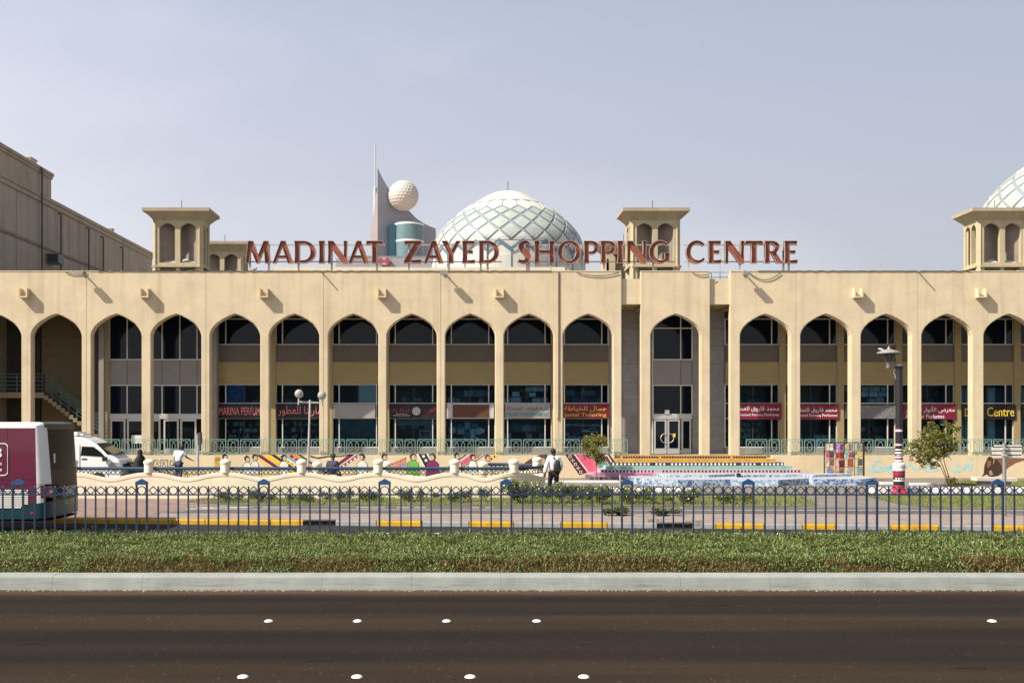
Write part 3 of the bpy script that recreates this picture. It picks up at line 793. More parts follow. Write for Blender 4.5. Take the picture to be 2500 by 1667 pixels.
words_on(o, arab('القرية للهواتف المتحركة'), 1238, 1340, 992, 1003, DKL); words_on(o, 'THE VILLAGE MOBILE PHONES LLC', 1222, 1340, 1006.5, 1015.5, TEAL)
o = board('shop_sign', 1375, 1486, SDR, 'dark red tailor shop sign with gold Arabic and English words')
words_on(o, arab('جمال للخياطة'), 1377, 1479, 991, 1005, GOLD); words_on(o, 'Jamal Tailoring', 1376, 1479, 1008, 1019, GOLD)
o = board('shop_sign', 1797, 1905, SR, 'crimson perfume shop sign in the first arch right of the entrance bay', py0=984, py1=1024)
words_on(o, arab('محمد فاروق للعطور'), 1790, 1899, 991, 1005, WHL); words_on(o, 'mmed Farooq Perfumes', 1806, 1899, 1009, 1017, WHL)
o = board('shop_sign', 1920, 2045, SR, 'crimson perfume shop sign in the second arch right of the entrance bay', py0=988, py1=1024)
words_on(o, arab('محمد فاروق للعطور'), 1938, 2040, 995, 1008, WHL); words_on(o, 'mmed Farooq Perfumes', 1944, 2041, 1010, 1019, WHL)
board('shop_sign', 2062, 2184, mat('sign_stone', (.20,.19,.19), .6, var=.3, scale=8), 'blank mottled grey stone sign panel left of the painted lamp post', py0=989, py1=1022)
o = board('shop_sign', 2203, 2329.5, SR, 'crimson perfume shop sign behind the painted lamp post and tree', py0=986, py1=1024)
words_on(o, arab('معرض الأنوار للعطور'), 2207, 2326, 991, 1008, WHL); words_on(o, 'Al Anwar Perfumes', 2206, 2301, 1011, 1021, WHL)
o = board('shop_sign', 2345, 2475.5, SB, 'black shop sign with yellow letters reading Centre at the right edge', py0=988, py1=1024)
words_on(o, 'D', 2351, 2362, 997, 1016, YELL); words_on(o, 'Centre', 2405, 2471, 994, 1016, YELL)
o = board('shop_sign', 2490, 2600, SB, 'black shop sign end cut by the right edge with a yellow L', py0=988, py1=1024)
words_on(o, 'L', 2496, 2504, 994, 1016, YELL)

# goods seen through the shop windows, each shop its own kind
rnd = random.Random(11)
GC = [(.65,.68,.70),(.35,.50,.58),(.10,.20,.36),(.48,.44,.38),(.25,.12,.10),(.75,.78,.80),(.12,.14,.16),(.40,.55,.62),(.50,.46,.30),(.55,.16,.12),(.16,.30,.22)]
GM = [mat('goods_colour_%d' % i, c, .6, var=.1) for i, c in enumerate(GC)]
SHELF = mat('shop_shelf', (.22,.22,.22), .6)
KIND = {5:'bottles',6:'bottles',8:'counter',9:'papers',10:'boxes',11:'fabric',13:'bottles',14:'curtain',15:'boxes',16:'papers',17:'curtain',18:'curtain'}
KTXT = {'bottles':'small bottles on dark shelves','counter':'a counter with shelves and a small screen','papers':'papers and boxes stuck behind glass','boxes':'pale cartons piled high behind glass','fabric':'folded fabric in flat stacks behind glass','curtain':'pale blue hangings behind glass'}
WHERE = {5:'below the pink English sign',6:'below the pink Arabic sign',8:'at the sign with the round emblem',9:'at the blank brown sign',10:'at the grey mobile phone sign',11:'at the red tailor sign',13:'in the first arch right of the entrance',14:'in the second arch right of the entrance',15:'left of the painted lamp post',16:'behind the leaning tree',17:'at the sign reading Centre',18:'at the right edge'}
for i in bays + [11]:
    X0 = colx(i-1)+.3; X1 = colx(i)-.3
    if i == 13: X0 = AX[13]-1.2
    if i == 11: X1 = AX[11]+1.1
    if i not in KIND: continue
    k = KIND[i]; b = MB()
    def shelf(y, zs, ws, hs, pal, dens):
        for z in zs:
            b.box(X0, X1, y-.2, y+.22, z-.03, z-.004, 11); x = X0
            while x < X1-.1:
                w = rnd.uniform(*ws); h = rnd.uniform(*hs)
                if rnd.random() < dens: b.box(x, min(X1, x+w*.9), y-.16+rnd.uniform(0,.08), y+.18, z, z+h, rnd.choice(pal))
                x += w
    if k == 'bottles':
        shelf(56.6, [1.4,1.72,2.04,2.36,2.68], (.06,.16), (.08,.24), [0,1,6,7,8,6,4], .8); shelf(57.4, [3.9,4.3], (.3,.7), (.1,.3), [1,2,6], .5)
    elif k == 'counter':
        shelf(57.0, [1.5,2.0,2.5,4.0], (.15,.5), (.1,.35), [1,6,7,3,2], .7); b.box(X0+.3, X1-.2, 55.9, 56.3, 1.3, 2.0, 6); b.box(X1-.9, X1-.3, 56.0, 56.05, 2.05, 2.45, 0); b.box(X1-.85, X1-.35, 55.99, 56.0, 2.09, 2.41, 6); b.box(X0, X1, 56.2, 56.3, 2.7, 3.0, 1)
    elif k == 'papers':
        for _ in range(16):
            x = rnd.uniform(X0, X1-.4); z = rnd.uniform(1.6, 2.8); b.box(x, x+rnd.uniform(.15,.4), 55.42+_*.004, 55.425+_*.004, z, z+rnd.uniform(.15,.4), rnd.choice([0,5,7,1,2]))
        shelf(56.8, [1.4,1.9,2.4,3.9,4.25], (.2,.6), (.15,.42), [1,2,7,5,6], .7)
    elif k == 'boxes':
        shelf(56.0, [3.9,4.22,4.5], (.3,.65), (.2,.3), [0,5,5,7], .65); shelf(56.6, [1.4,1.9,2.4], (.2,.6), (.2,.45), [0,6,3,1,2], .6)
    elif k == 'fabric':
        shelf(56.2, [1.4+.16*q for q in range(9)], (.35,.7), (.06,.13), [0,1,5,7,6,9,2], .8); shelf(56.9, [3.9,4.3], (.2,.6), (.2,.35), [1,7,2], .7)
    else:
        x = X0
        while x < X1-.15:
            w = rnd.uniform(.25,.7); b.box(x, x+w*.93, 55.9+rnd.uniform(0,.3), 56.25, 1.35, rnd.choice([2.2,3.0,4.7,4.7]), rnd.choice([1,7,7,6,0])); x += w
    stuff(tag(b.obj('shop_goods', GM + [SHELF]), KTXT[k]+', '+WHERE[i], 'goods'))
# the pale blind and poster seen in two windows
o = MB().box(wx(876,YG), wx(917,YG), YG+.03, YG+.06, wz(984,YG), wz(940,YG)).obj('window_blind', WHITE); tag(o, 'white blind closing the upper window over the blank grey sign', 'blind')
o = MB().box(wx(548,YG), wx(596,YG), YG+.03, YG+.05, wz(984,YG), wz(940,YG)).obj('poster', mat('poster_blue', (.02,.10,.32), .5, var=.5, scale=3)); tag(o, 'blue poster in the window over the pink English sign', 'poster')
o = MB().box(wx(818,YG), wx(915,YG), YG+.03, YG+.05, 1.65, 3.05).obj('window_film', mat('window_film_teal', (.045,.115,.135), .4, var=.3, scale=.8)); tag(o, 'teal film covering the empty shop window below the blank grey sign', 'window film')
o = MB().box(wx(322,YG), wx(347,YG), YG-.10, YG-.07, wz(1082,YG), wz(1062,YG)).obj('notice', WHITE); tag(o, 'white paper notice on the glass of the left entrance doors', 'notice')
o = MB().box(wx(1642,YG), wx(1648,YG), YG-.10, YG-.07, wz(1067,YG), wz(1058,YG)).obj('door_sticker', YELL); tag(o, 'small yellow sticker on the entrance door glass', 'sticker')

# ================================================================ roof sign
def arc(cx, cz, rx, rz, a0, a1, n=10):
    return [(cx+rx*math.cos(R(a0+(a1-a0)*k/n)), cz+rz*math.sin(R(a0+(a1-a0)*k/n))) for k in range(n+1)]
def ribbon(pts, ws):
    P = [Vector((p[0], p[1])) for p in pts]; Lf, Rt = [], []
    for i, p in enumerate(P):
        d = (P[min(i+1,len(P)-1)]-P[max(i-1,0)]).normalized(); nrm = Vector((-d.y, d.x))*ws[i]/2
        Lf.append(tuple(p+nrm)); Rt.append(tuple(p-nrm))
    return Rt + Lf[::-1]
def spline(pts, n=6):
    out = []
    P = [pts[0]]+list(pts)+[pts[-1]]
    for i in range(1, len(P)-2):
        for k in range(n):
            t = k/n
            out.append(tuple(.5*((2*P[i][j])+(-P[i-1][j]+P[i+1][j])*t+(2*P[i-1][j]-5*P[i][j]+4*P[i+1][j]-P[i+2][j])*t*t+(-P[i-1][j]+3*P[i][j]-3*P[i+1][j]+P[i+2][j])*t**3) for j in range(len(pts[0]))))
    out.append(tuple(P[-1]))
    return out
GL = {
 'I': ([(0,0),(.27,0),(.245,.25),(.245,.75),(.27,1),(0,1),(.025,.75),(.025,.25)], []),
 'E': ([(0,0),(.58,0),(.6,.16),(.25,.13),(.25,.44),(.5,.43),(.5,.58),(.25,.57),(.25,.87),(.56,.84),(.58,1),(0,1),(.025,.75),(.025,.25)], []),
 'T': ([(.26,0),(.52,0),(.505,.3),(.51,.86),(.78,.83),(.76,1),(.02,1),(0,.83),(.27,.86),(.275,.3)], []),
 'H': ([(0,0),(.25,0),(.23,.25),(.23,.44),(.67,.44),(.67,.25),(.65,0),(.9,0),(.88,.25),(.88,.75),(.9,1),(.65,1),(.67,.75),(.67,.58),(.23,.58),(.23,.75),(.25,1),(0,1),(.02,.75),(.02,.25)], []),
 'N': ([(0,0),(.17,0),(.155,.2),(.16,.66),(.64,0),(.87,-.02),(.855,.4),(.87,1),(.7,1),(.715,.7),(.71,.36),(.25,1),(0,1),(.015,.5)], []),
 'M': ([(0,0),(.15,0),(.23,.62),(.46,0),(.58,0),(.81,.62),(.85,0),(1.09,0),(1.0,1),(.79,1),(.545,.36),(.32,1),(.1,1)], []),
 'A': ([(0,0),(.16,0),(.24,.22),(.60,.22),(.67,0),(.92,0),(.57,1),(.36,1)], [[(.285,.35),(.555,.35),(.425,.74)]]),
 'D': ([(0,0),(.42,0)]+arc(.42,.5,.53,.5,-90,90,14)[1:-1]+[(.42,1),(0,1),(.02,.75),(.02,.25)], [[(.24,.14),(.40,.14)]+arc(.40,.5,.31,.36,-90,90,10)[1:-1]+[(.40,.86),(.24,.86)]]),
 'Z': ([(0,0),(.78,0),(.8,.17),(.31,.14),(.8,.88),(.8,1),(.04,1),(.02,.83),(.46,.86),(0,.12)], []),
 'Y': ([(.29,0),(.55,0),(.535,.4),(.84,1),(.65,1),(.45,.6),(.26,1),(0,1),(.30,.42)], []),
 'O': (arc(.52,.5,.52,.52,0,360,28)[:-1], [arc(.52,.5,.30,.39,12,372,24)[:-1]]),
 'P': ([(0,0),(.26,0),(.24,.2),(.24,.40),(.36,.40)]+arc(.36,.70,.33,.30,-90,90,10)[1:-1]+[(.36,1),(0,1),(.02,.75),(.02,.25)], [[(.24,.53),(.34,.53)]+arc(.34,.70,.125,.17,-90,90,8)[1:-1]+[(.34,.87),(.24,.87)]]),
 'R': ([(0,0),(.26,0),(.24,.2),(.24,.42),(.32,.42),(.56,0),(.84,0),(.54,.45)]+arc(.36,.73,.33,.27,-50,90,9)[1:-1]+[(.36,1),(0,1),(.02,.75),(.02,.25)], [[(.24,.54),(.34,.54)]+arc(.34,.71,.125,.165,-90,90,8)[1:-1]+[(.34,.875),(.24,.875)]]),
}
q = spline([(.53,.83,.10),(.42,.92,.15),(.27,.92,.19),(.16,.78,.25),(.22,.62,.27),(.36,.48,.29),(.46,.30,.27),(.40,.12,.22),(.24,.06,.18),(.04,.12,.13)], 4)
GL['S'] = (ribbon([(a,b) for a,b,c in q], [c for a,b,c in q]), [])
q = [(.50+.42*math.cos(R(a)), .5+.44*math.sin(R(a)), .10+.13*abs(math.sin(R(a/2)))**2) for a in range(42, 325, 9)]
GL['C'] = (ribbon([(a,b) for a,b,c in q], [c for a,b,c in q]), [])
gq = ribbon([(a,b) for a,b,c in q], [c for a,b,c in q])
k = len(q)
GL['G'] = (gq[:k-2] + [(.92,.08),(.92,.46),(.66,.46),(.69,.40),(.69,.22)] + gq[k+3:], [])
YS = 53.25
sign = thing('roof_sign', 'large terracotta channel letters reading MADINAT ZAYED SHOPPING CENTRE on the roof edge', 'roof sign', (0,0,0))
TERRA = mat('letter_terracotta', (.27,.078,.041), .6, var=.22, scale=3, streak=.25, stain=(.20,.05,.03))
RIMM = mat('letter_rim_red', (.16,.035,.025), .55, var=.2)
RIMW = mat('letter_edge_pale', (.42,.30,.25), .6, var=.15)
LET = [('M',600.8,660.7),('A',666,716.5),('D',719,771.7),('I',778.5,793.5),('N',800.8,848.4),('A',851,901.5),('T',894,935.5),('Z',985.9,1029.4),('A',1034.8,1083.5),('Y',1078,1124.4),('E',1127.9,1160.5),('D',1168.7,1219),
       ('S',1264,1296.6),('H',1304,1353.7),('O',1360.5,1417.7),('P',1424.5,1462.6),('P',1465.9,1503.4),('I',1506,1521.6),('N',1530,1577.4),('G',1583.7,1634),('C',1673.6,1720.7),('E',1728,1760.7),('N',1768.8,1816),('T',1817.8,1862),('R',1865.4,1910.3),('E',1913,1946.5)]
for ch, a, b in LET:
    ol, holes = GL[ch]
    x0, x1 = min(p[0] for p in ol), max(p[0] for p in ol)
    zb, zt = wz(643.3,YS), wz(588.6,YS)
    f = lambda p: (wx(a,YS)+(p[0]-x0)/(x1-x0)*(wx(b,YS)-wx(a,YS)), zb+p[1]*(zt-zb))
    O, H = [f(p) for p in ol], [[f(p) for p in h] for h in holes]
    m = MB().prism(O, YS-.02, YS+.10, 0, H)
    for lp in [O]+H:                       # standing rim round the recessed face
        L = len(lp); cw = sum(lp[i][0]*lp[(i+1)%L][1]-lp[(i+1)%L][0]*lp[i][1] for i in range(L))
        sgn = (1 if cw > 0 else -1)*(1 if lp is O else -1)
        inn = []
        for i in range(L):
            p, pr, nx = Vector(lp[i]), Vector(lp[i-1]), Vector(lp[(i+1)%L])
            e = ((p-pr).normalized()+(nx-p).normalized()); e = e.normalized() if e.length > .1 else (nx-p).normalized()
            inn.append(tuple(p+Vector((-e.y, e.x))*sgn*.022))
        for i in range(L):
            j = (i+1) % L; A, B, C, D = lp[i], lp[j], inn[j], inn[i]
            m.poly([(A[0],YS-.11,A[1]),(B[0],YS-.11,B[1]),(C[0],YS-.11,C[1]),(D[0],YS-.11,D[1])], 2)
            m.poly([(A[0],YS-.11,A[1]),(B[0],YS-.11,B[1]),(B[0],YS+.10,B[1]),(A[0],YS+.10,A[1])], 2)
            m.poly([(D[0],YS-.11,D[1]),(C[0],YS-.11,C[1]),(C[0],YS-.02,C[1]),(D[0],YS-.02,D[1])], 1)
    m.obj('letter', [TERRA, RIMM, RIMW], sign)
FRM = mat('sign_frame_grey', (.42,.40,.37), .6, .2, var=.15)
fr = MB()
for a, b in ((604,940),(985,1225),(1262,1650),(1672,1950)):
    for py in (596.5, 637.5):
        fr.bar((wx(a,YS),YS+.22,wz(py,YS)),(wx(b,YS),YS+.22,wz(py,YS)),.055)
fr.obj('frame_rail', FRM, sign)
for px in (609,655,728,809,920,998,1096,1174,1191,1287,1292,1346,1388,1420,1476,1596,1683,1808,1915,1928):
    MB().box(wx(px,YS)-.045, wx(px,YS)+.045, YS+.12, YS+.2, ZT-.3, wz(596,YS)).obj('support_post', FRM, sign)
PARM = mat('roof_wall_cream', (.66,.58,.42), .9, var=.08, scale=1.5, streak=.2)
for a, b, t in ((668,1000,652),(1000,1215,653),(1215,1380,652)):
    MB().box(wx(a,57)+.01, wx(b,57)-.01, 57, 57.3, 10.05, wz(t,57)).obj('roof_wall', PARM, mall)

# ================================================================ wind towers
def arch_hole(c, w, zb, zs, za):
    pts = [(c-w,zb)]+[(c-w+u*w, zs+v*(za-zs)) for u, v in UV]
    return pts+[(2*c-x,z) for x, z in reversed(pts[:-1])]
TIN = mat('tower_inside', (.225,.185,.155), .9, var=.12, scale=2)
def wind_tower(X, Y, label, grp):
    t = thing('wind_tower', label, 'wind tower', (X, Y+1.27, 10.05), grp)
    hw, hd, ch = 1.17, .68, .17
    Z = lambda z: z-10.05
    def wall(half, aw, rz, dist):
        m = MB().prism([(-half,Z(11.36)),(half,Z(11.36)),(half,Z(13.98)),(-half,Z(13.98))], -dist, -dist+.22, 0,
                       [arch_hole(-half*.49, aw, Z(11.62), Z(13.50), Z(13.79)), arch_hole(half*.49, aw, Z(11.62), Z(13.50), Z(13.79))])
        o = m.obj('arched_wall', STUCCO_T, t); o.rotation_euler[2] = rz
        s = MB().box(-half-.1, half+.1, -dist-.12, -dist+.25, Z(11.36), Z(11.46))
        o = s.obj('sill', STUCCO_T, t); o.rotation_euler[2] = rz
    for r_ in (0, 180): wall(hw, .43, R(r_), hd+ch)
    for r_ in (90, 270): wall(hd, .27, R(r_), hw+ch)
    for sx in (-1,1):
        for sy in (-1,1):
            c = MB().box(-.13, .13, -.13, .13, 0, Z(13.97)).obj('corner_post', STUCCO_T, t, loc=(sx*(hw+.04), sy*(hd+.04), 0)); c.rotation_euler[2] = R(45)
    MB().box(-.1,.1,-hd-ch+.01,-hd-ch+.2,0,Z(11.36)).box(-hw,-hw+.2,-hd-ch+.01,-hd-ch+.2,0,Z(11.36)).box(hw-.2,hw,-hd-ch+.01,-hd-ch+.2,0,Z(11.36)).box(-hw+.2,hw-.2,-.1,.1,0,Z(11.36)).obj('base_posts', STUCCO_T, t)
    rows = []
    for a, b, z in ((hw+ch+.02,hd+ch+.02,13.96),(hw+ch+.06,hd+ch+.06,14.02),(hw+ch+.17,hd+ch+.17,14.13),(1.68,1.16,14.30),(1.76,1.21,14.36),(1.83,1.27,14.365),(1.83,1.27,14.55)):
        rows.append([(-a,-b,Z(z)),(a,-b,Z(z)),(a,b,Z(z)),(-a,b,Z(z))])
    MB().grid(rows, 0, True).poly(rows[-1]).poly(rows[0][::-1]).obj('flared_roof', mat('tower_roof_stucco', (.36, .30, .20), .9, var=.1, scale=1.2, bump=.2, streak=.3, spec=.12), t)
    for sg in (1,-1):
        MB().bar((-hw,-sg*hd,Z(12.6)),(hw,sg*hd,Z(12.6)),.08,2.6).obj('inner_partition', TIN, t)
    MB().box(-hw,hw,-hd,hd,Z(11.38),Z(11.55)).obj('tower_floor', mat('tower_floor_grey', (.40,.42,.42), .8), t)
    for x in (-.57,.57):
        MB().poly([(x-.42,-hd-.1,Z(11.56)),(x+.42,-hd-.1,Z(11.56)),(x+.42 if x<0 else x-.0,-.15,Z(11.95)),(x-.0 if x<0 else x-.42,-.15,Z(11.95))]).obj('vent_slope', mat('tower_floor_grey', (.40,.42,.42)), t)
    MB().tube([(0,0,Z(14.5)),(0,0,Z(15.2))], .018, 5).obj('lightning_rod', CABLE, t)
    return t
G_ = 'wind towers on the roof'
wind_tower(-15.65, 58, 'cream wind tower with two arches in front of the long side wall', G_)
wind_tower(-15.70, 69, 'farther cream wind tower half hidden behind the first letter M', G_)
wind_tower(10.55, 58, 'cream wind tower behind the letters N and G of SHOPPING', G_)
wind_tower(10.6, 69, 'farther cream wind tower mostly hidden behind the middle wind tower', G_)
wind_tower(29.6, 58, 'cream wind tower at the right edge in front of the second dome', G_)

# ================================================================ domes
DM = mat('dome_mint_tile', (.37,.395,.34), .55, var=.10, scale=1.2, streak=.15)
DMW = mat('dome_white_tile', (.52,.505,.45), .6, var=.06, scale=1.2, streak=.12)
DMB = mat('dome_grey_lattice', (.20,.235,.245), .6, var=.08, scale=2)
DBLUE = mat('dome_blue_band', (.09,.15,.20), .6, var=.1, scale=2)
def dome(X, Y, label):
    t = thing('dome', label, 'dome', (X, Y, 10.05), 'tiled domes')
    s = 80/F
    PR = [(0,468),(14,468.8),(30,472),(50,480),(77,496),(105,513),(132,534),(155,556),(173,580),(179,594),(182,606)]
    prof = spline([(r*s, EYE-(y-CY)*s-10.05) for r, y in PR], 4)
    def rad(z):
        for (ra,za),(rb,zb) in zip(prof[:-1], prof[1:]):
            if zb <= z <= za: return ra+(rb-ra)*(za-z)/max(1e-6, za-zb)
        return prof[-1][0]
    Zd = lambda z: z-10.05
    T = [Zd(z) for z in (15.56,16.27,16.94,17.50,17.97,18.34)]
    MB().lathe([(r-.02,z) for r, z in prof if z > T[0]+.05]+[(rad(T[0]-.04)-.02,T[0]-.04),(rad(T[0]-.04)-.1,T[0]-.06)], n=84).obj('lattice_shell', DMB, t, True)
    MB().lathe([(5.74,Zd(10.0)),(5.74,Zd(14.5)),(5.66,Zd(14.52)),(5.62,T[0]-.06),(rad(T[0]-.06)-.03,T[0]-.055)], n=84).obj('drum', DMW, t)
    N = 21; st = 2*math.pi/N
    def P(a, z, off=.03): r = rad(z)+off; return (r*math.sin(a), -r*math.cos(a), z)
    def inset(pts, k):
        ca = sum(p[0] for p in pts)/len(pts); cz = sum(p[1] for p in pts)/len(pts)
        return [(ca+(p[0]-ca)*k, cz+(p[1]-cz)*k) for p in pts]
    def tile(name, pts, m, n, off=0):
        b = MB(); ca = sum(p[0] for p in pts)/len(pts); cz = sum(p[1] for p in pts)/len(pts)
        fine = []
        for i in range(len(pts)):
            p, q = pts[i], pts[(i+1) % len(pts)]
            for k in range(3): fine.append((p[0]+(q[0]-p[0])*k/3, p[1]+(q[1]-p[1])*k/3))
        mid = [(ca+(p[0]-ca)*.5, cz+(p[1]-cz)*.5) for p in fine]; L = len(fine)
        for i in range(L):
            j = (i+1) % L
            b.poly([P(*fine[i]),P(*fine[j]),P(*mid[j]),P(*mid[i])]); b.poly([P(*mid[i]),P(*mid[j]),P(ca,cz)])
            b.poly([P(*fine[i], -.03),P(*fine[j], -.03),P(*fine[j]),P(*fine[i])])
        me = b.mesh(name); me.materials.append(m)
        for k in range(n):
            o = link(name, me, t); o.rotation_euler[2] = (k+off)*st
    for j in range(4):
        tile('diamond_tile', inset([(0,T[j]),(st/2,T[j+1]),(0,T[j+2]),(-st/2,T[j+1])],   .82-.02*j), DM, N, 0 if j % 2 == 0 else .5)
    tile('white_tile', inset([(-st/2,T[0]-.04),(st/2,T[0]-.04),(0,T[1])], .88), DMW, N, .5)
    tile('petal_tile', inset([(0,T[4]),(st/2,T[5]),(st*.5,T[5]+.45),(0,T[5]+.62),(-st*.5,T[5]+.45),(-st/2,T[5])], .93), DMW, N, 0)
    MB().lathe([(rad(z)+.02,z) for z in [T[5]+.6+.1*k for k in range(0, 20) if T[5]+.6+.1*k < prof[0][1]]]+[(0,prof[0][1]+.03)], n=60).obj('cap', DMW, t, True)
    b = MB()
    for k in range(N):
        for sg in (1,-1):
            a0, a1 = k*st, k*st+sg*st/2
            pts = []
            for e in range(5):
                a = a0+(a1-a0)*e/4; z = Zd(14.78)+(.62)*e/4
                pts.append((a, z))
            for (aa,za),(ab,zb) in zip(pts[:-1], pts[1:]):
                Q = lambda a, z: (5.80*math.sin(a)*(1-.012*(z-4.5)), -5.80*math.cos(a)*(1-.012*(z-4.5)), z)
                b.poly([Q(aa,za),Q(ab,zb),Q(ab,zb+.26),Q(aa,za+.26)])
    b.obj('zigzag_band', DBLUE, t)
    b = MB()
    for k in range(N): b.bar((5.77*math.sin(k*st),-5.77*math.cos(k*st),Zd(10)),(5.74*math.sin(k*st),-5.74*math.cos(k*st),Zd(14.8)),.07)
    b.obj('drum_rib', DBLUE, t)
    MB().tube([(0,0,prof[0][1]-.1),(0,0,prof[0][1]+.75)], .025, 5).obj('lightning_rod', CABLE, t)
    return t
dome(wx(1240,80), 80, 'mint and white tiled dome rising behind the words ZAYED SHOPPING')
dome(wx(2634,66), 66, 'second tiled dome cut off by the right edge behind the wind tower')

# ================================================================ left building
sb = thing('side_building', 'tall shaded plain building at the left with a long receding wall', 'building', (0,0,0))
XW = -24.5
MB().box(XW-30, XW, 53.45, 84, 0, 16.0).obj('wall', WALLG, sb)
MB().box(XW-30, XW-.004, 45+8.5, 63.4, 16.0, 17.45).obj('upper_wall', WALLG, sb)
MB().box(XW-30, XW+.14, 53.4, 63.5, 17.45, 17.62).box(XW-30, XW+.07, 53.42, 63.46, 17.28, 17.45).obj('upper_cornice', WALLG, sb)
MB().box(XW-.03, XW+.16, 53.4, 84.1, 15.86, 16.06).box(XW-.03, XW+.09, 53.42, 84.05, 15.6, 15.858).obj('cornice', WALLG, sb)
MB().box(XW-.03, XW+.06, 53.42, 84.02, 12.98, 13.14).obj('string_course', mat('course_dark', (.22,.17,.12), .9, var=.2), sb)
PD = mat('downpipe_dark', (.09,.07,.055), .7, var=.2)
for y, z in ((61.5,17.5),(64.4,15.4),(69.2,15.4),(72.0,15.3),(76.1,15.25)):
    MB().tube([(XW-.02,y,z+.04),(XW+.17,y,z+.04),(XW+.2,y,z-.1),(XW+.2,y,9.5)], .05, 7).obj('downpipe', PD, sb)
jm = MB()
for y in (55.2,58.4,66.2,67.9,70.9,73.6,75.0,78.1,80.6): jm.box(XW-.01, XW+.012, y, y+.06, 10, 15.6)
jm.obj('wall_joint', mat('joint_dark', (.26,.20,.14), .9), sb)
ac = thing('air_conditioner', 'dark window air conditioner box on the shaded left wall', 'air conditioner', (XW, 63.0, 12.2))
MB().box(0,.75,-.42,.42,0,.55).obj('casing', mat('ac_grey', (.14,.15,.17), .5, var=.15), ac)
g_ = MB()
for k in range(6): g_.box(.1,.68,-.45,-.422,.06+k*.08,.10+k*.08)
g_.obj('louvre', BLACKP, ac)
for y, zz, w in ((60.6,17.62,.9),(74.6,16.06,.5)):
    o = MB().box(XW-.8, XW-.1, y, y+w, zz, zz+.28).box(XW-.85, XW-.05, y-.05, y+w+.05, zz+.28, zz+.33).obj('roof_box', STUCCO); tag(o, 'small cream box on the %s edge of the shaded left building' % ('upper' if zz > 17 else 'lower'), 'roof box')

# ================================================================ far buildings
hr = thing('high_rise', 'distant pink tower with a sail shaped fin and a white ball on top', 'tower', (0,0,0))
YT = 400.0; tx = lambda p: wx(p, YT); tz = lambda p: wz(p, YT)
HAZEC = mat('tower_hazed_concrete', (.27,.275,.32), .8, var=.05, scale=.1); PINKL2 = mat('tower_pale_pink', (.42,.36,.345), .8, var=.05, scale=.1)  # tower concrete greyed, distance haze put into the colour
fin = [(922,1015),(922,409.5),(930,428),(940,446),(949,461),(960,480),(974,498),(984,505),(1000,516),(1016,533),(1032,544),(1050,553),(1063,557.5),(1063,1015)]
def skew(px, py, dy=0):
    t_ = (px-CX)/F; X = t_*(YT+22.4)/(1-.75*t_) if False else t_*(YT+.75*32.3)/(1-.75*t_); Y = YT+.75*(X+32.3)
    return (X, Y+dy, EYE-(py-CY)*Y/F)
b = MB(); L_ = len(fin)
tri_ = tessellate_polygon([[Vector((p[0], p[1], 0)) for p in fin]])
for t3 in tri_: b.poly([skew(*fin[i]) for i in t3]); b.poly([skew(*fin[i], 8) for i in t3][::-1])
for i in range(L_): b.poly([skew(*fin[i]), skew(*fin[(i+1)%L_]), skew(*fin[(i+1)%L_], 8), skew(*fin[i], 8)])
b.obj('sail_wall', HAZEC, hr)
MB().prism([(tx(905),tz(1015)),(tx(921.9),tz(1015)),(tx(921.9),tz(470)),(tx(918),tz(470)),(tx(912),tz(524)),(tx(905),tz(552))], YT+.6, YT+8.5).obj('side_wing', PINKL2, hr)
b = MB(); nu, nv = 26, 15
for v in range(nv):
    for u in range(nu):
        def sp_(uu, vv, rr=1.0):
            th = math.pi*vv/nv; ph = 2*math.pi*(uu+.5*v)/nu
            return (rr*math.sin(th)*math.cos(ph), rr*math.sin(th)*math.sin(ph), rr*math.cos(th))
        r_ = 37*403/F; c = sp_(u+.5, v+.5, r_*.965)
        qd = [sp_(u,v,r_),sp_(u+1,v,r_),sp_(u+1,v+1,r_),sp_(u,v+1,r_)]
        for k in range(4): b.poly([qd[k], c, qd[(k+1)%4]])
b.obj('ball', mat('tower_ball_white', (.48,.43,.385), .6, var=.04, scale=.3), hr, loc=(wx(985,403), 403, wz(478,403)))
GT = mat('tower_teal_glass', (.12,.19,.205), .25, var=.12, scale=.4, spec=.6)  # teal paled and greyed, distance haze in its colour
cyl = MB().lathe([(36*YT/F,0),(36*YT/F,wz(546,404))], n=40).obj('glass_cylinder', GT, hr, True, (wx(999,404), 404, 0))
for py in (551,592): MB().lathe([(36.6*YT/F,0),(37*YT/F,.1),(37*YT/F,.6),(36.6*YT/F,.7)], n=40).obj('ring_band', WHITE, hr, True, (wx(999,404), 404, wz(py,404)-.3))
MB().lathe([(0,.02),(36*YT/F,0)], n=40).obj('cylinder_roof', ALU, hr, False, (wx(999,404), 404, wz(546,404)))
MB().box(wx(950,401), wx(966,401), 401, 412, 0, wz(548,401)).obj('glass_slot', mat('tower_dark_glass', (.02,.07,.09), .15), hr)
MB().tube([(tx(914),YT+4,tz(600)),(tx(914),YT+4,tz(452)),(tx(914),YT+4,tz(450)),(tx(914),YT+4,tz(341))], [.75,.7,.32,.22], 8).obj('mast', mat('mast_white', (.40,.40,.41), .5), hr)
ob = thing('office_building', 'grey flat roofed office building behind the letters N A T Z', 'building', (0,0,0))
YO = 130.0; ox = lambda p: wx(p, YO); oz = lambda p: wz(p, YO)
OG = mat('office_grey', (.30,.29,.31), .8, var=.08, scale=.4)
MB().box(ox(820), ox(1062), YO, YO+14, 0, oz(631)).obj('wall', OG, ob)
MB().box(ox(850), ox(1048), YO+1, YO+12, oz(631), oz(622)).box(ox(840), ox(850), YO+2, YO+8, oz(631), oz(625)).obj('roof_plant', mat('office_dark_grey', (.20,.195,.20), .8), ob)
hx = lambda a, b: (ox(938.5)+a*16.5*YO/F, oz(638.8)+b*9.5*YO/F)
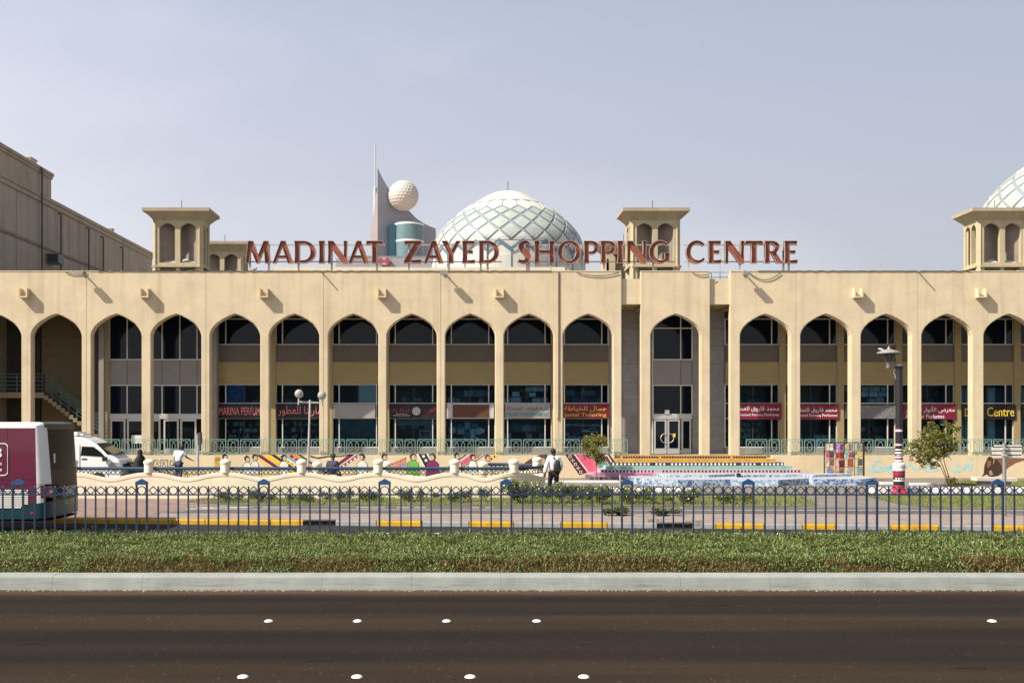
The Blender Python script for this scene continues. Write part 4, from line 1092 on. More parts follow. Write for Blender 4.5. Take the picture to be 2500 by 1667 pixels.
es = MB().prism([hx(-1,0),hx(-.5,-1),hx(.5,-1),hx(1,0),hx(.5,1),hx(-.5,1)], YO-.5, YO-.02).obj('emblem_board', mat('emblem_red', (.33,.055,.08), .4, var=.05), ob)
MB2 = MB()
for sg in (1,-1):
    MB2.poly([(hx(-.5,sg)[0],YO-.51,hx(-.5,sg)[1]),(hx(0,0)[0],YO-.51,hx(0,0)[1]),(hx(.5,sg)[0],YO-.51,hx(.5,sg)[1])])
MB2.obj('emblem_triangles', mat('emblem_pale_red', (.46,.24,.25), .5), es)
# low cream vent house glimpsed under the letters N G
vh = thing('roof_vent_house', 'small cream pavilion with a pointed opening left of the middle wind tower', 'roof structure', (0,0,0))
MB().prism([(wx(1480,60),10.05),(wx(1502,60),10.05),(wx(1502,60),wz(628,60)),(wx(1491,60),wz(617,60)),(wx(1480,60),wz(626,60))], 60, 62, 0, [arch_hole(wx(1484,60), .08, 10.2, wz(640,60), wz(630,60))]).obj('wall', STUCCO_T, vh)
MB().box(wx(1502,60)+.01, wx(1530,60), 60.3, 62, 10.05, wz(648,60)).obj('shed', mat('shed_grey', (.2,.18,.16), .8), vh)
# antennas
def antenna(px, Y, pyb, pyt, label, arms=3):
    t = MB().bar((wx(px,Y),Y,10.0),(wx(px,Y),Y,wz(pyt,Y)),.035)
    for k in range(arms):
        z = wz(pyt,Y)-.1-.16*k; t.bar((wx(px,Y)-.35,Y+.05,z+.05*k),(wx(px,Y)+.3,Y-.05,z+.02),.025)
    return tag(t.obj('antenna', FRM), label, 'antenna')
antenna(1758, 58, 664, 606, 'thin roof antenna behind the word CENTRE in the parapet gap')
antenna(2150, 70, 664, 642, 'tiny roof antenna on the right wing, the left one', 1); antenna(2280, 70, 664, 646, 'tiny roof antenna nearest the right wind tower', 1)
gp = MB()
for z in (wz(665,54),wz(677,54)): gp.bar((wx(1735,54),54.0,z),(wx(1785,54),54.0,z),.03)
for px in (1737,1758,1782): gp.bar((wx(px,54),54.0,9.9),(wx(px,54),54.0,10.45),.03)
tag(gp.obj('roof_rail', FRM), 'thin metal rail closing the parapet gap right of the entrance bay', 'rail')

# ================================================================ murals on the terrace wall
def mpoly(pts, c, name='mural_shape', lift=0, par=None):
    """flat paint on the terrace wall, a few millimetres thick"""
    key = 'mural_' + '_'.join('%02d' % int(x*99) for x in c)
    m = mat(key, c, .85, var=.12, scale=5)
    y = YP-.004-.003*lift
    b = MB().poly([(wx(a,YP), y, wz(q,YP)) for a, q in pts])
    return b.obj(name, m, par or pod)
MAR, YEL, BLK, WHI, BLU, ORA, GRN, PNK, SKN, BRN = (.16,.02,.04),(.80,.48,.03),(.02,.018,.016),(.76,.70,.60),(.16,.36,.46),(.72,.22,.08),(.03,.08,.05),(.66,.10,.17),(.62,.42,.28),(.09,.045,.025)
for a, b, c in ((611,617,YEL),(623,637,MAR),(639,657,YEL),(660,671,BLK),(672,680,YEL),(682,688,WHI),(690,699,BLU),(702,722,ORA),(725,735,GRN)):
    mpoly([(a,1109.5),(b,1109.5),(b+75,1160),(a+75,1160)], c, 'mural_band')
for k in range(4):
    x = 711+12*k; z = 1113+8*k
    mpoly([(x-5,z),(x+1,z-3),(x+7,z+2),(x+1,z+5)], MAR, 'mural_band', 1)
for k in range(6): mpoly([(684+9*k,1112+6*k),(687+9*k,1112+6*k),(688+9*k,1115+6*k),(685+9*k,1115+6*k)], BLK, 'mural_band', 1)
mpoly([(756,1111),(775,1116),(800,1112),(830,1112),(860,1108.5),(862,1110.5),(830,1115),(800,1116),(778,1120),(758,1116)], BRN, 'mural_branch')
for a, b, c in ((853,866,MAR),(868,871,WHI),(872,883,(.30,.06,.09)),(1136,1141,GRN),(1143,1146,WHI),(1150,1170,PNK),(1173,1176,BLK),(1178,1181,WHI),(1182,1185,BLK),(1207,1219,YEL)):
    mpoly([(a,1109),(b,1109),(b-72,1160),(a-72,1160)], c, 'mural_band')
for k in range(5): mpoly([(872-9*k,1112+6*k),(876-9*k,1110+6*k),(878-9*k,1114+6*k),(874-9*k,1116+6*k)], WHI, 'mural_band', 1)
for k in range(5): mpoly([(1205-7*k,1113+6*k),(1208-7*k,1111+6*k),(1209-7*k,1115+6*k),(1206-7*k,1117+6*k)], BLK, 'mural_band', 1)
mpoly([(957,1135),(992,1117),(992,1137),(957,1141)], ORA, 'mural_band'); mpoly([(966,1138),(990,1126),(992,1136)], (.25,.28,.45), 'mural_band', 1)
for k in range(6): mpoly([(957+6*k,1131-2.6*k),(961+6*k,1129.5-2.6*k),(961+6*k,1132-2.6*k),(957+6*k,1133.5-2.6*k)], BLK, 'mural_band', 1)
mpoly([(1018,1107.5),(1050,1107.5),(1078,1160),(1046,1160)], BLK, 'mural_band'); mpoly([(1017,1107.5),(1021,1107.5),(1049,1160),(1045,1160)], WHI, 'mural_band', 1); mpoly([(1041,1107.5),(1046,1107.5),(1074,1160),(1069,1160)], WHI, 'mural_band', 1)
for k in range(3): mpoly([(1030+6*k,1111+10*k),(1036+6*k,1110+10*k),(1038+6*k,1116+10*k),(1032+6*k,1117+10*k)], WHI, 'mural_band', 1)
def figure(x, y, body, w=15, hair=BLK, r=6.3, bot=1160, face=1):
    f = bpy.data.objects.new('mural_figure', None); COL.objects.link(f); f.parent = pod
    mpoly([(x-w,bot),(x-w*.9,y+16),(x-w*.35,y+8),(x+w*.35,y+8),(x+w*.9,y+16),(x+w,bot)], BLK, 'outline', 2, f)
    mpoly([(x-w+1.2,bot),(x-w*.9+1.2,y+16.5),(x-w*.35,y+9.2),(x+w*.35,y+9.2),(x+w*.9-1.2,y+16.5),(x+w-1.2,bot)], body, 'clothes', 3, f)
    mpoly([(x+r*1.08*math.cos(a*.628), y-1+r*1.2*math.sin(a*.628)) for a in range(10)], hair, 'hair', 4, f)
    mpoly([(x+face*2+r*.72*math.cos(a*.628), y+1.8+r*.85*math.sin(a*.628)) for a in range(10)], SKN, 'face', 5, f)
    mpoly([(x+face*3-1,y),(x+face*3+1,y),(x+face*3+1,y+1.4),(x+face*3-1,y+1.4)], BLK, 'eye', 6, f)
for a in ((549,1116,WHI,11),(603,1120,WHI,12),(622,1116,(.66,.60,.52),11),(693,1117,WHI,13),(884,1115,WHI,14,BLK,6.5,1160,-1),(938,1115,WHI,11),(1008,1115,(.16,.42,.07),16,BRN,7.5),(1056,1115,(.22,.02,.10),17,BRN,7.5,1163,-1),(1115,1113,WHI,12),(1154,1116,WHI,12),(1190,1117,(.70,.55,.32),13,BRN)):
    figure(*a)
mpoly([(524,1113.5),(538,1113.5),(538,1139),(524,1139)], (.52,.30,.07), 'mural_panel'); mpoly([(525,1120),(537,1118),(537,1123),(525,1125)], (.35,.17,.04), 'mural_panel', 1)
mpoly([(1270,1140),(1285,1126),(1300,1117),(1318,1110),(1335,1108.5),(1342,1118),(1335,1128),(1322,1124),(1310,1131),(1296,1135),(1280,1145)], BRN, 'mural_animal')
mpoly([(1308,1128),(1322,1116),(1332,1120),(1326,1138),(1312,1150)], (.45,.30,.20), 'mural_animal', 1)
mpoly([(1379,1108.5),(1403,1108.5),(1434,1153),(1414,1159)], (.07,.015,.02), 'mural_band')
for k in range(5):
    x, z = 1391.5+6.6*k, 1114+9.4*k
    if k % 2 == 0:
        for q in ([(-3.4,-3.4),(3.4,-3.4),(3.4,-2.2),(-3.4,-2.2)],[(-3.4,2.2),(3.4,2.2),(3.4,3.4),(-3.4,3.4)],[(-3.4,-2.2),(-2.2,-2.2),(-2.2,2.2),(-3.4,2.2)],[(2.2,-2.2),(3.4,-2.2),(3.4,2.2),(2.2,2.2)]):
            mpoly([(x+a, z+b) for a, b in q], WHI, 'mural_band', 1)
    else:
        for q in ([(-.7,-5),(.7,-5),(.7,5),(-.7,5)],[(-5,-.7),(5,-.7),(5,.7),(-5,.7)]): mpoly([(x+a, z+b) for a, b in q], WHI, 'mural_band', 1)
mpoly([(1401,1108.5),(1404,1108.5),(1437,1152),(1434,1153)], WHI, 'mural_band', 1)
mpoly([(1404.5,1108.5),(1440,1108.5),(1466,1148),(1437.5,1152)], PNK, 'mural_band'); mpoly([(1441,1108.5),(1462,1108.5),(1490,1146),(1467,1148)], (.10,.24,.22), 'mural_band'); mpoly([(1463,1108.5),(1488,1108.5),(1502,1128),(1490,1144)], BLK, 'mural_band')
mpoly([(1466,1110),(1484,1110),(1495,1127),(1489,1138)], WHI, 'mural_band', 1); mpoly([(1472,1113),(1483,1113),(1490,1126),(1486,1132)], (.15,.03,.06), 'mural_band', 2)
c8 = lambda p: (2080+p[0]/5.6, 1080+p[1]/5.6)
CB, CB2 = (.055,.028,.017), (.22,.10,.055)
mpoly([c8(p) for p in ((1940,215),(2130,205),(2345,213),(2440,205),(2440,235),(2350,245),(2250,275),(2140,340),(2080,400),(2000,455),(1900,470),(1870,440),(1900,380),(1950,300))], CB2, 'mural_camel')
mpoly([c8(p) for p in ((1960,215),(2040,300),(2060,400),(1990,455),(1900,470),(1870,440),(1920,330))], CB, 'mural_camel', 1)
mpoly([c8(p) for p in ((1850,215),(1870,190),(1925,195),(1935,235),(1925,300),(1940,400),(1920,450),(1870,462),(1840,430),(1770,468),(1800,420),(1810,310))], CB, 'mural_camel', 2)
mpoly([c8(p) for p in ((1850,250),(1900,250),(1900,300),(1860,350),(1840,310))], CB2, 'mural_camel', 3)
mpoly([c8(p) for p in ((1870,390),(1905,375),(1930,440),(1880,450))], (.36,.22,.16), 'mural_camel', 3)
CAL = (.36,.60,.60)
for st_, wd in (([(385,270),(375,240),(345,250),(300,295),(278,340),(330,352),(430,335),(530,330),(552,360),(530,415),(500,405),(492,370)],3.4),([(180,340),(250,382),(350,395),(470,372),(540,338)],2.6),([(725,360),(780,310),(815,300),(840,345),(900,380),(912,330)],3.0),([(948,335),(990,380),(1080,392),(1200,370)],3.0),([(1100,255),(1050,275),(1036,312),(1100,335),(1180,335)],2.8),([(1308,350),(1345,335),(1385,375),(1440,395),(1520,355),(1580,300),(1625,300),(1632,350),(1600,385),(1570,350),(1590,320)],3.2),([(1400,262),(1440,300),(1448,350)],2.6),([(1615,205),(1635,225),(1622,248)],2.2),([(1380,400),(1402,425),(1390,445)],2.0)):
    q = spline([c8(p) for p in st_], 5)
    ws = [1.9*wd*(.35+.65*math.sin(math.pi*min(1,max(.06,i/(len(q)-1)))))for i in range(len(q))]
    o = ribbon(q, ws); n = len(q)
    b = MB(); y = YP-.005
    for i in range(n-1):
        b.poly([(wx(p[0],YP),y,wz(p[1],YP)) for p in (o[i],o[i+1],o[2*n-2-i],o[2*n-1-i])])
    b.obj('mural_calligraphy', mat('mural_calligraphy_blue', CAL, .85, var=.12, scale=6), pod)

# ================================================================ low wavy wall
low = thing('ornamental_wall', 'low cream wall with a wavy top, domed piers and a blue pipe rail', 'low wall', (0,0,0))
RC, X_E, Y0_ = 1.75, 1.30, 39.1
def wpath(s):
    """s = 0 where the front straight ends; s<0 left along the front, then round the end and back"""
    if s <= 0: return Vector((X_E+s, Y0_)), Vector((0,-1))
    if s <= math.pi*RC:
        a = s/RC; return Vector((X_E+RC*math.sin(a), Y0_+RC-RC*math.cos(a))), Vector((math.sin(a), -math.cos(a)))
    return Vector((X_E-(s-math.pi*RC), Y0_+2*RC)), Vector((0,1))
s_cap0 = .58
caps = [-1.60-2.805*k for k in range(0, 12)][::-1] + [s_cap0, s_cap0+2.9, s_cap0+5.4, math.pi*RC+X_E+3.03, math.pi*RC+X_E+5.82]
SMIN, SMAX = -32.3, math.pi*RC+7.4
def crest(s):
    if s <= caps[0]: u = 0
    elif s >= caps[-1]: u = 0
    else: u = next((s-a)/(c-a) for a, c in zip(caps[:-1], caps[1:]) if a <= s <= c)
    z = 1.015+.10*math.cos(2*math.pi*u)-.012*math.cos(4*math.pi*u)
    return z if s < 4.4 else z-.22*min(1, (s-4.4)/1.0)
rows = []; n = int((SMAX-SMIN)/.115)
for i in range(n+1):
    s = SMIN+(SMAX-SMIN)*i/n; p, nr = wpath(s); z = crest(s); w = .11
    a, c = p+nr*w, p-nr*w; a2, c2 = p+nr*(w+.014), p-nr*(w+.014)
    rows.append([(a.x,a.y,.1),(a.x,a.y,z-.145),(a2.x,a2.y,z-.13),(a2.x,a2.y,z-.02),(a.x,a.y,z),(c.x,c.y,z),(c2.x,c2.y,z-.02),(c2.x,c2.y,z-.13),(c.x,c.y,z-.145),(c.x,c.y,.1)])
MB().grid(rows).poly(rows[0]).poly(rows[-1][::-1]).obj('wall', WALLC, low)
pm = MB(); pm.lathes([[(.178,.0),(.175,.34)]], n=20); pier_me = pm.mesh('pier'); pier_me.materials.append(WALLC)
cap_me = MB().lathes([[(.17,.335),(.198,.34)],[(.198,.34),(.200,.40)],[(.200,.40),(.182,.435),(.13,.475),(.06,.497),(0,.502)]], n=20).mesh('pier_cap'); cap_me.materials.append(WALLC)
for q in (pier_me, cap_me):
    for p in q.polygons: p.use_smooth = True
RAILB = mat('pipe_rail_blue', (.020,.055,.105), .4, var=.15); IRON = mat('ring_iron', (.025,.028,.035), .5, var=.1)
for s in caps:
    p, nr = wpath(s); z = crest(s)-.012
    o = link('pier', pier_me, low, (p.x,p.y,z)); link('pier_cap', cap_me, o)
for s0, s1 in zip(caps[:-1], caps[1:]):
    if s0 > 5.5: continue
    m = 10; pts = [wpath(s0+(s1-s0)*k/m)[0] for k in range(m+1)]
    MB().tube([(q.x,q.y,1.245) for q in pts], .064, 10).obj('pipe_rail', RAILB if s0 < 0 else mat('pipe_rail_dark', (.025,.035,.06), .45), low, True)
    b = MB(); L = s1-s0; nr_ = int((L-.5)/.155)
    for k in range(nr_):
        s = s0+.32+(L-.64)*k/(nr_-1); p, nr = wpath(s)
        a = math.atan2(nr.x, -nr.y)
        r = MB().ring((0,0,1.10), .070, .026, .02, 10); 
        off = len(b.v)
        for v in r.v: b.v.append((p.x+v[0]*math.cos(a)-v[1]*math.sin(a), p.y+v[0]*math.sin(a)+v[1]*math.cos(a), v[2]))
        b.f += [tuple(off+i for i in f) for f in r.f]; b.m += r.m
        if k % 4 == 2: b.bar((p.x,p.y,crest(s)-.02),(p.x,p.y,1.2),.016)
    p0, p1 = wpath(s0+.2)[0], wpath(s1-.2)[0]
    ps = [wpath(s0+.2+(L-.4)*k/8)[0] for k in range(9)]
    b.tube([(q.x,q.y,1.02) for q in ps], .009, 5)
    b.obj('ring_band', IRON, low)

# ================================================================ blue fence
fence = thing('fence', 'blue iron street fence with rings and diamonds along the median', 'fence', (0,0,0))
YFE = 25.0; sF = F/YFE
GRD = .20
pick = MB().box(-.0165,.0165,-.0165,.0165,GRD,1.485).poly([(-.018,-.018,1.485),(.018,-.018,1.485),(0,0,1.51)]).poly([(.018,-.018,1.485),(.018,.018,1.485),(0,0,1.51)]).poly([(.018,.018,1.485),(-.018,.018,1.485),(0,0,1.51)]).poly([(-.018,.018,1.485),(-.018,-.018,1.485),(0,0,1.51)]).mesh('picket')
post = MB().box(-.022,.022,-.022,.022,GRD,1.535).mesh('post')
ringm = MB().ring((0,0,1.40), .094, .021, .022, 20).mesh('ring')
dm = MB()
for (a,b),(c,d) in zip([(-.1,0),(0,.095),(.1,0),(0,-.095)], [(0,.095),(.1,0),(0,-.095),(-.1,0)]): dm.bar((a,0,1.40+b),(c,0,1.40+d),.021,.022)
dm.bar((-.119,0,1.40),(-.1,0,1.40),.014).bar((.1,0,1.40),(.119,0,1.40),.014)
diam = dm.mesh('diamond')
capm = MB().prism([(-.145,1.535),(.145,1.535),(.145,1.60),(0,1.675),(-.145,1.60)], -.03, .03).mesh('post_cap')
for q in (pick, post, ringm, diam): q.materials.append(BLUEF)
capm.materials.append(BLUEC)
posts_px = [-855,-555,-256,43.8,346,644,939,1236,1531,1827,2128.6,2435.8,2742,3049]
for k, px in enumerate(posts_px):
    xc = wx(px, YFE)
    for sx in (-.121,.121): link('post', post, fence, (xc+sx, YFE, 0))
    link('post_cap', capm, fence, (xc, YFE, 0)); link('ring', ringm, fence, (xc, YFE, 0))
    if k+1 < len(posts_px):
        xn = wx(posts_px[k+1], YFE); L = xn-.121-(xc+.121); x0 = xc+.121+.03; p = (L-.03)/11
        MB().box(xc+.145, xn-.145, YFE-.014, YFE+.014, 1.285, 1.318).box(xc+.145, xn-.145, YFE-.014, YFE+.014, .33, .36).obj('rail', BLUEF, fence)
        MB().box(xc-.1, xc+.1, YFE-.014, YFE+.014, 1.285, 1.318).obj('rail', BLUEF, fence)
        for j in range(11):
            xm = x0+p*(j+.5)
            link('ring' if j % 3 == 2 else 'diamond', ringm if j % 3 == 2 else diam, fence, (xm, YFE, 0))
            if j < 10: o = link('picket', pick, fence, (x0+p*(j+1), YFE, 0)); o.rotation_euler[1] = random.uniform(-.003,.003)

# ================================================================ foliage
GCM = leafmat('groundcover_leaf', [(0,(.13,.075,.028)),(.16,(.24,.16,.055)),(.30,(.15,.12,.03)),(.42,(.060,.090,.016)),(.7,(.17,.235,.055)),(.93,(.33,.38,.12)),(1,(.26,.29,.13))], .6, .35)
from mathutils import noise
def gh(x): return .40+.045*noise.noise(Vector((x*.35,0,3)))+.04*noise.noise(Vector((x*1.3,5,3)))
def groundcover():
    rnd = random.Random(5)
    V, Fc, T = [], [], []
    y0, y1 = 19.72, 25.5
    for i in range(135000):
        x = rnd.uniform(-12.8, 13.8)
        t = rnd.random()**1.35; y = y0+(y1-y0)*t
        d = y-y0
        top = GRD+ (gh(x)-GRD+.02)*min(1, (d/.55))**.6 + .035*noise.noise(Vector((x*2.1,y*2.1,0))) if d > 0 else GRD
        top = max(GRD+.03, top)
        # brown dry patches along the front foot
        br = noise.noise(Vector((x*.55, 2.2, 7))) + .45*noise.noise(Vector((x*2.3, y*1.5, 1)))
        hgap = noise.noise(Vector((x*1.7, y*2.0, 9)))
        if d < .8 and hgap > .05 and rnd.random() < .5: continue
        z = top-abs(rnd.gauss(0,.035)) if rnd.random() < .75 else rnd.uniform(GRD, top)
        dry = d < .66+.6*br and br > -.02
        if dry: z = GRD+(z-GRD)*(.55+.4*min(1,d/.9))
        L = rnd.uniform(.035,.08)*(1.25 if dry else 1); w = rnd.uniform(.006,.0125)
        a = rnd.uniform(0, 6.283); el = rnd.uniform(.15,1.25)
        if rnd.random() < .02: L *= 2.2; el = rnd.uniform(.9,1.4)
        dx, dy, dz = math.cos(a)*math.cos(el), math.sin(a)*math.cos(el), math.sin(el)
        px, py = -math.sin(a)*w, math.cos(a)*w
        mx, my, mz = x+dx*L*.55, y+dy*L*.55, z+dz*L*.55
        droop = rnd.uniform(.1,.7)*L*.5
        n = len(V)
        V += [(x-px*.5,y-py*.5,z),(x+px*.5,y+py*.5,z),(mx+px,my+py,mz),(mx-px,my-py,mz),(x+dx*L*1.05,y+dy*L*1.05,z+dz*L-droop)]
        Fc += [(n,n+1,n+2,n+3),(n+3,n+2,n+4)]
        if dry: tv = rnd.uniform(.0,.30) if rnd.random() < .8 else rnd.uniform(.35,.7)
        else:
            tv = min(.98, max(.36, .62+.35*noise.noise(Vector((x*1.1,y*1.6,4)))+rnd.gauss(0,.26)))
            if br > .1 and d < 1.6 and rnd.random() < .12: tv = rnd.uniform(.1,.3)
            if rnd.random() < .012: tv = 1
        T += [tv, tv]
    me = bpy.data.meshes.new('ground_cover'); me.from_pydata(V, [], Fc); settint(me, T); me.materials.append(GCM)
    o = link('ground_cover', me); stuff(tag(o, 'dense green ground cover filling the median behind the near kerb, dry brown along its foot', 'ground cover'))
    # the mass below the leaves, coloured near black as shade in the gaps
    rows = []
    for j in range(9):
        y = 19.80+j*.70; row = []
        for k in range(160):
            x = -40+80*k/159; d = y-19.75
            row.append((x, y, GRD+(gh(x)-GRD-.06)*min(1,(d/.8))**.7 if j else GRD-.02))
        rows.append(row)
    stuff(MB().grid(rows).obj('hedge_mass', mat('hedge_shade', (.030,.026,.010), 1, var=.5, scale=14, bump=.8, bscale=30, spec=0)), 'mass under the ground cover, coloured dark as the shade between leaves')['category'] = 'ground cover'
groundcover()
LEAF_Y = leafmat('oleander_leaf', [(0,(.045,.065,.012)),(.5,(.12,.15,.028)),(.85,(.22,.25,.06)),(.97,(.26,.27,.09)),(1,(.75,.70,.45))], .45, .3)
LEAF_D = leafmat('weed_leaf', [(0,(.03,.035,.012)),(.4,(.055,.075,.018)),(.8,(.10,.12,.03)),(1,(.22,.20,.08))], .5, .3)
LEAF_T = leafmat('tree_leaf', [(0,(.05,.055,.010)),(.45,(.15,.15,.022)),(.8,(.30,.28,.05)),(1,(.42,.39,.12))], .5, .4)
GRASS = leafmat('lawn_blade', [(0,(.30,.24,.10)),(.3,(.26,.25,.07)),(.6,(.17,.23,.05)),(1,(.24,.31,.08))], .55, .3)
TWIG = mat('twig_bark', (.13,.09,.055), .9, var=.2, scale=12, bump=.4)
def leafmass(n, samp, size, rnd, tint, up=.3):
    V, Fc, T = [], [], []
    for i in range(n):
        p = samp(rnd)
        if p is None: continue
        L = size*rnd.uniform(.6,1.3); w = L*rnd.uniform(.22,.4)
        a = rnd.uniform(0,6.283); el = rnd.gauss(up,.6)
        d = Vector((math.cos(a)*math.cos(el), math.sin(a)*math.cos(el), math.sin(el)))
        s = Vector((rnd.gauss(0,1),rnd.gauss(0,1),rnd.gauss(0,1))).cross(d); s = s.normalized()*w if s.length > 1e-4 else Vector((w,0,0))
        p = Vector(p); k = len(V); m = p+d*L*.5+Vector((0,0,.06*L))
        V += [tuple(p),tuple(m+s),tuple(p+d*L),tuple(m-s)]; Fc += [(k,k+1,k+2,k+3)]
        T.append(min(1, max(0, tint(rnd, p))))
    return V, Fc, T
def leafobj(name, data, m, parent=None):
    me = bpy.data.meshes.new(name); me.from_pydata(data[0], [], data[1]); settint(me, data[2]); me.materials.append(m)
    return link(name, me, parent)
def bush(x, y, w, d, h, n, label, m, seed, flowers=0, z0=.15, size=.075, grp='shrubs in the planting strip'):
    rnd = random.Random(seed); t = thing('shrub', label, 'shrub', (x,y,z0), grp)
    lobes = [(rnd.uniform(-.75,.75)*w/2, rnd.uniform(-.6,.6)*d/2, rnd.uniform(.40,.72)*h, rnd.uniform(.26,.42)) for _ in range(max(5,int(w*5)))]
    def samp(r):
        lx, ly, lz, lr = r.choice(lobes)
        v = Vector((r.gauss(0,1),r.gauss(0,1),r.gauss(0,1))).normalized()*r.random()**.4
        p = (lx+v.x*lr*max(.6,w/2.6), ly+v.y*lr*.8, max(.01, lz+v.z*lr*h))
        return p
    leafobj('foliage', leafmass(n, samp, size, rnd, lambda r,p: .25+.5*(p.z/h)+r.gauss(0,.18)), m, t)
    st = MB()
    for lx, ly, lz, lr in lobes: st.tube([(lx*.35,ly*.35,0),(lx*.7,ly*.7,lz*.5),(lx,ly,lz+.05)], [.014,.01,.006], 5)
    st.obj('stem', TWIG, t)
    if flowers:
        fl = MB()
        for _ in range(flowers):
            p = samp(rnd); c = Vector(p)*1.04; r = rnd.uniform(.016,.032)
            q = [c+Vector((r*math.cos(a*1.257), -r*.3*math.cos(a*2), r*math.sin(a*1.257))) for a in range(5)]
            for a in range(5): fl.poly([tuple(q[a]),tuple(q[(a+1)%5]),tuple(c+Vector((0,-r*.4,0)))])
        stuff(fl.obj('flowers', WHITE, t))
    return t
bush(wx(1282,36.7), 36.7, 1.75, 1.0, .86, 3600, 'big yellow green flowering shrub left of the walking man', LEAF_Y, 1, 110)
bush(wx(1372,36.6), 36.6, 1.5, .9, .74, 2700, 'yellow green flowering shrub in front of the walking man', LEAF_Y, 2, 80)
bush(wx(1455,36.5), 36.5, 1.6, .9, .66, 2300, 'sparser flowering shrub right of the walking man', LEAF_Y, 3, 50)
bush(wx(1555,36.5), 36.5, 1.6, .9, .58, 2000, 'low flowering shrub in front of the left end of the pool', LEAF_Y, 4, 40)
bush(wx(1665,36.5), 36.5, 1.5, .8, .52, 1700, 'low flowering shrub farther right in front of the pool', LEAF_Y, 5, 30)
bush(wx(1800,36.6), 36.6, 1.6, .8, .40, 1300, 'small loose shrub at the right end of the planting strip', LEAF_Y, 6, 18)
bush(wx(1500,33.35), 32.2, 1.15, .5, .26, 1100, 'low green shrub at the kerb left of the drain', LEAF_D, 7)
bush(wx(1620,33.35), 32.2, 1.15, .5, .22, 900, 'low green shrub at the kerb above the drain', LEAF_D, 8)
for k, (px, w, h) in enumerate(((560,1.0,.34),(640,1.2,.40),(730,1.1,.30),(825,1.3,.42),(910,1.1,.36),(1005,1.3,.44),(1090,1.1,.36),(1165,1.1,.46))):
    bush(wx(px,37.3), 37.3, w, .7, h, int(900*w), ['straggly dark weed clump at the left end of the planting strip','second dark weed clump from the left in front of the low wall','small dark weed clump below the third pier from the left','bushy dark weed clump in front of the seated man','dark weed clump below the fourth pier from the left','tall dark weed clump below the painted girl in green','dark weed clump below the fifth pier from the left','dark weed clump next to the big flowering shrub'][k], LEAF_D, 20+k, 0, .15, .06, 'weed clumps in the planting strip')
for px, y in ((1590,30.6),(1688,30.4)):
    bush(wx(px,y), y-.35, .32, .2, .22, 160, 'dry twiggy weed at the %s end of the kerb drain' % ('left' if px < 1600 else 'right'), LEAF_D, px, 0, .0, .05, 'weeds at the drain')
def lawn(name, poly, n, hmin, hmax, label, seed, z0=.155):
    rnd = random.Random(seed); V, Fc, T = [], [], []
    xs = [p[0] for p in poly]; ys = [p[1] for p in poly]
    def inside(x, y):
        c = False
        for i in range(len(poly)):
            (xa,ya),(xb,yb) = poly[i], poly[i-1]
            if (ya > y) != (yb > y) and x < (xb-xa)*(y-ya)/(yb-ya)+xa: c = not c
        return c
    k = 0
    while k < n:
        x, y = rnd.uniform(min(xs),max(xs)), rnd.uniform(min(ys),max(ys))
        if not inside(x,y): continue
        k += 1
        pn = noise.noise(Vector((x*.9,y*.9,seed)))
        if pn < -.25 and rnd.random() < .6: continue
        h = rnd.uniform(hmin,hmax)*(1+.7*pn); a = rnd.uniform(0,6.28); w = .012
        q = len(V); lx, ly = rnd.gauss(0,.35)*h, rnd.gauss(0,.35)*h
        V += [(x-w*math.cos(a),y-w*math.sin(a),z0),(x+w*math.cos(a),y+w*math.sin(a),z0),(x+lx,y+ly,z0+h)]
        Fc.append((q,q+1,q+2)); T.append(min(1,max(0,.5+.55*pn+rnd.gauss(0,.15))))
    me = bpy.data.meshes.new(name); me.from_pydata(V, [], Fc); settint(me, T); me.materials.append(GRASS)
    o = stuff(tag(link(name, me), label, 'grass'))
    sheet('soil', poly, .1625, mat('lawn_soil', (.14,.12,.055), .95, var=.3, scale=2.5, bump=.5))
    return o
GP = lambda *a: [X_L(*p) for p in a]
lawn('grass', GP((455,1226),(520,1212),(1190,1210),(1880,1207),(1960,1214),(1998,1234),(1900,1237),(1300,1235),(600,1233)), 15000, .06, .16, 'rough grass of the planting strip in front of the low wall', 1)
lawn('grass', GP((2115,1211),(2620,1206),(2620,1243),(2300,1242),(2200,1231)), 9000, .05, .13, 'sunlit grass patch around the foot of the road sign at the right', 2)
lawn('grass', GP((2322,1175),(2620,1172),(2620,1186),(2420,1188),(2330,1182)), 7000, .05, .12, 'strip of grass behind the concrete bench at the right', 3)

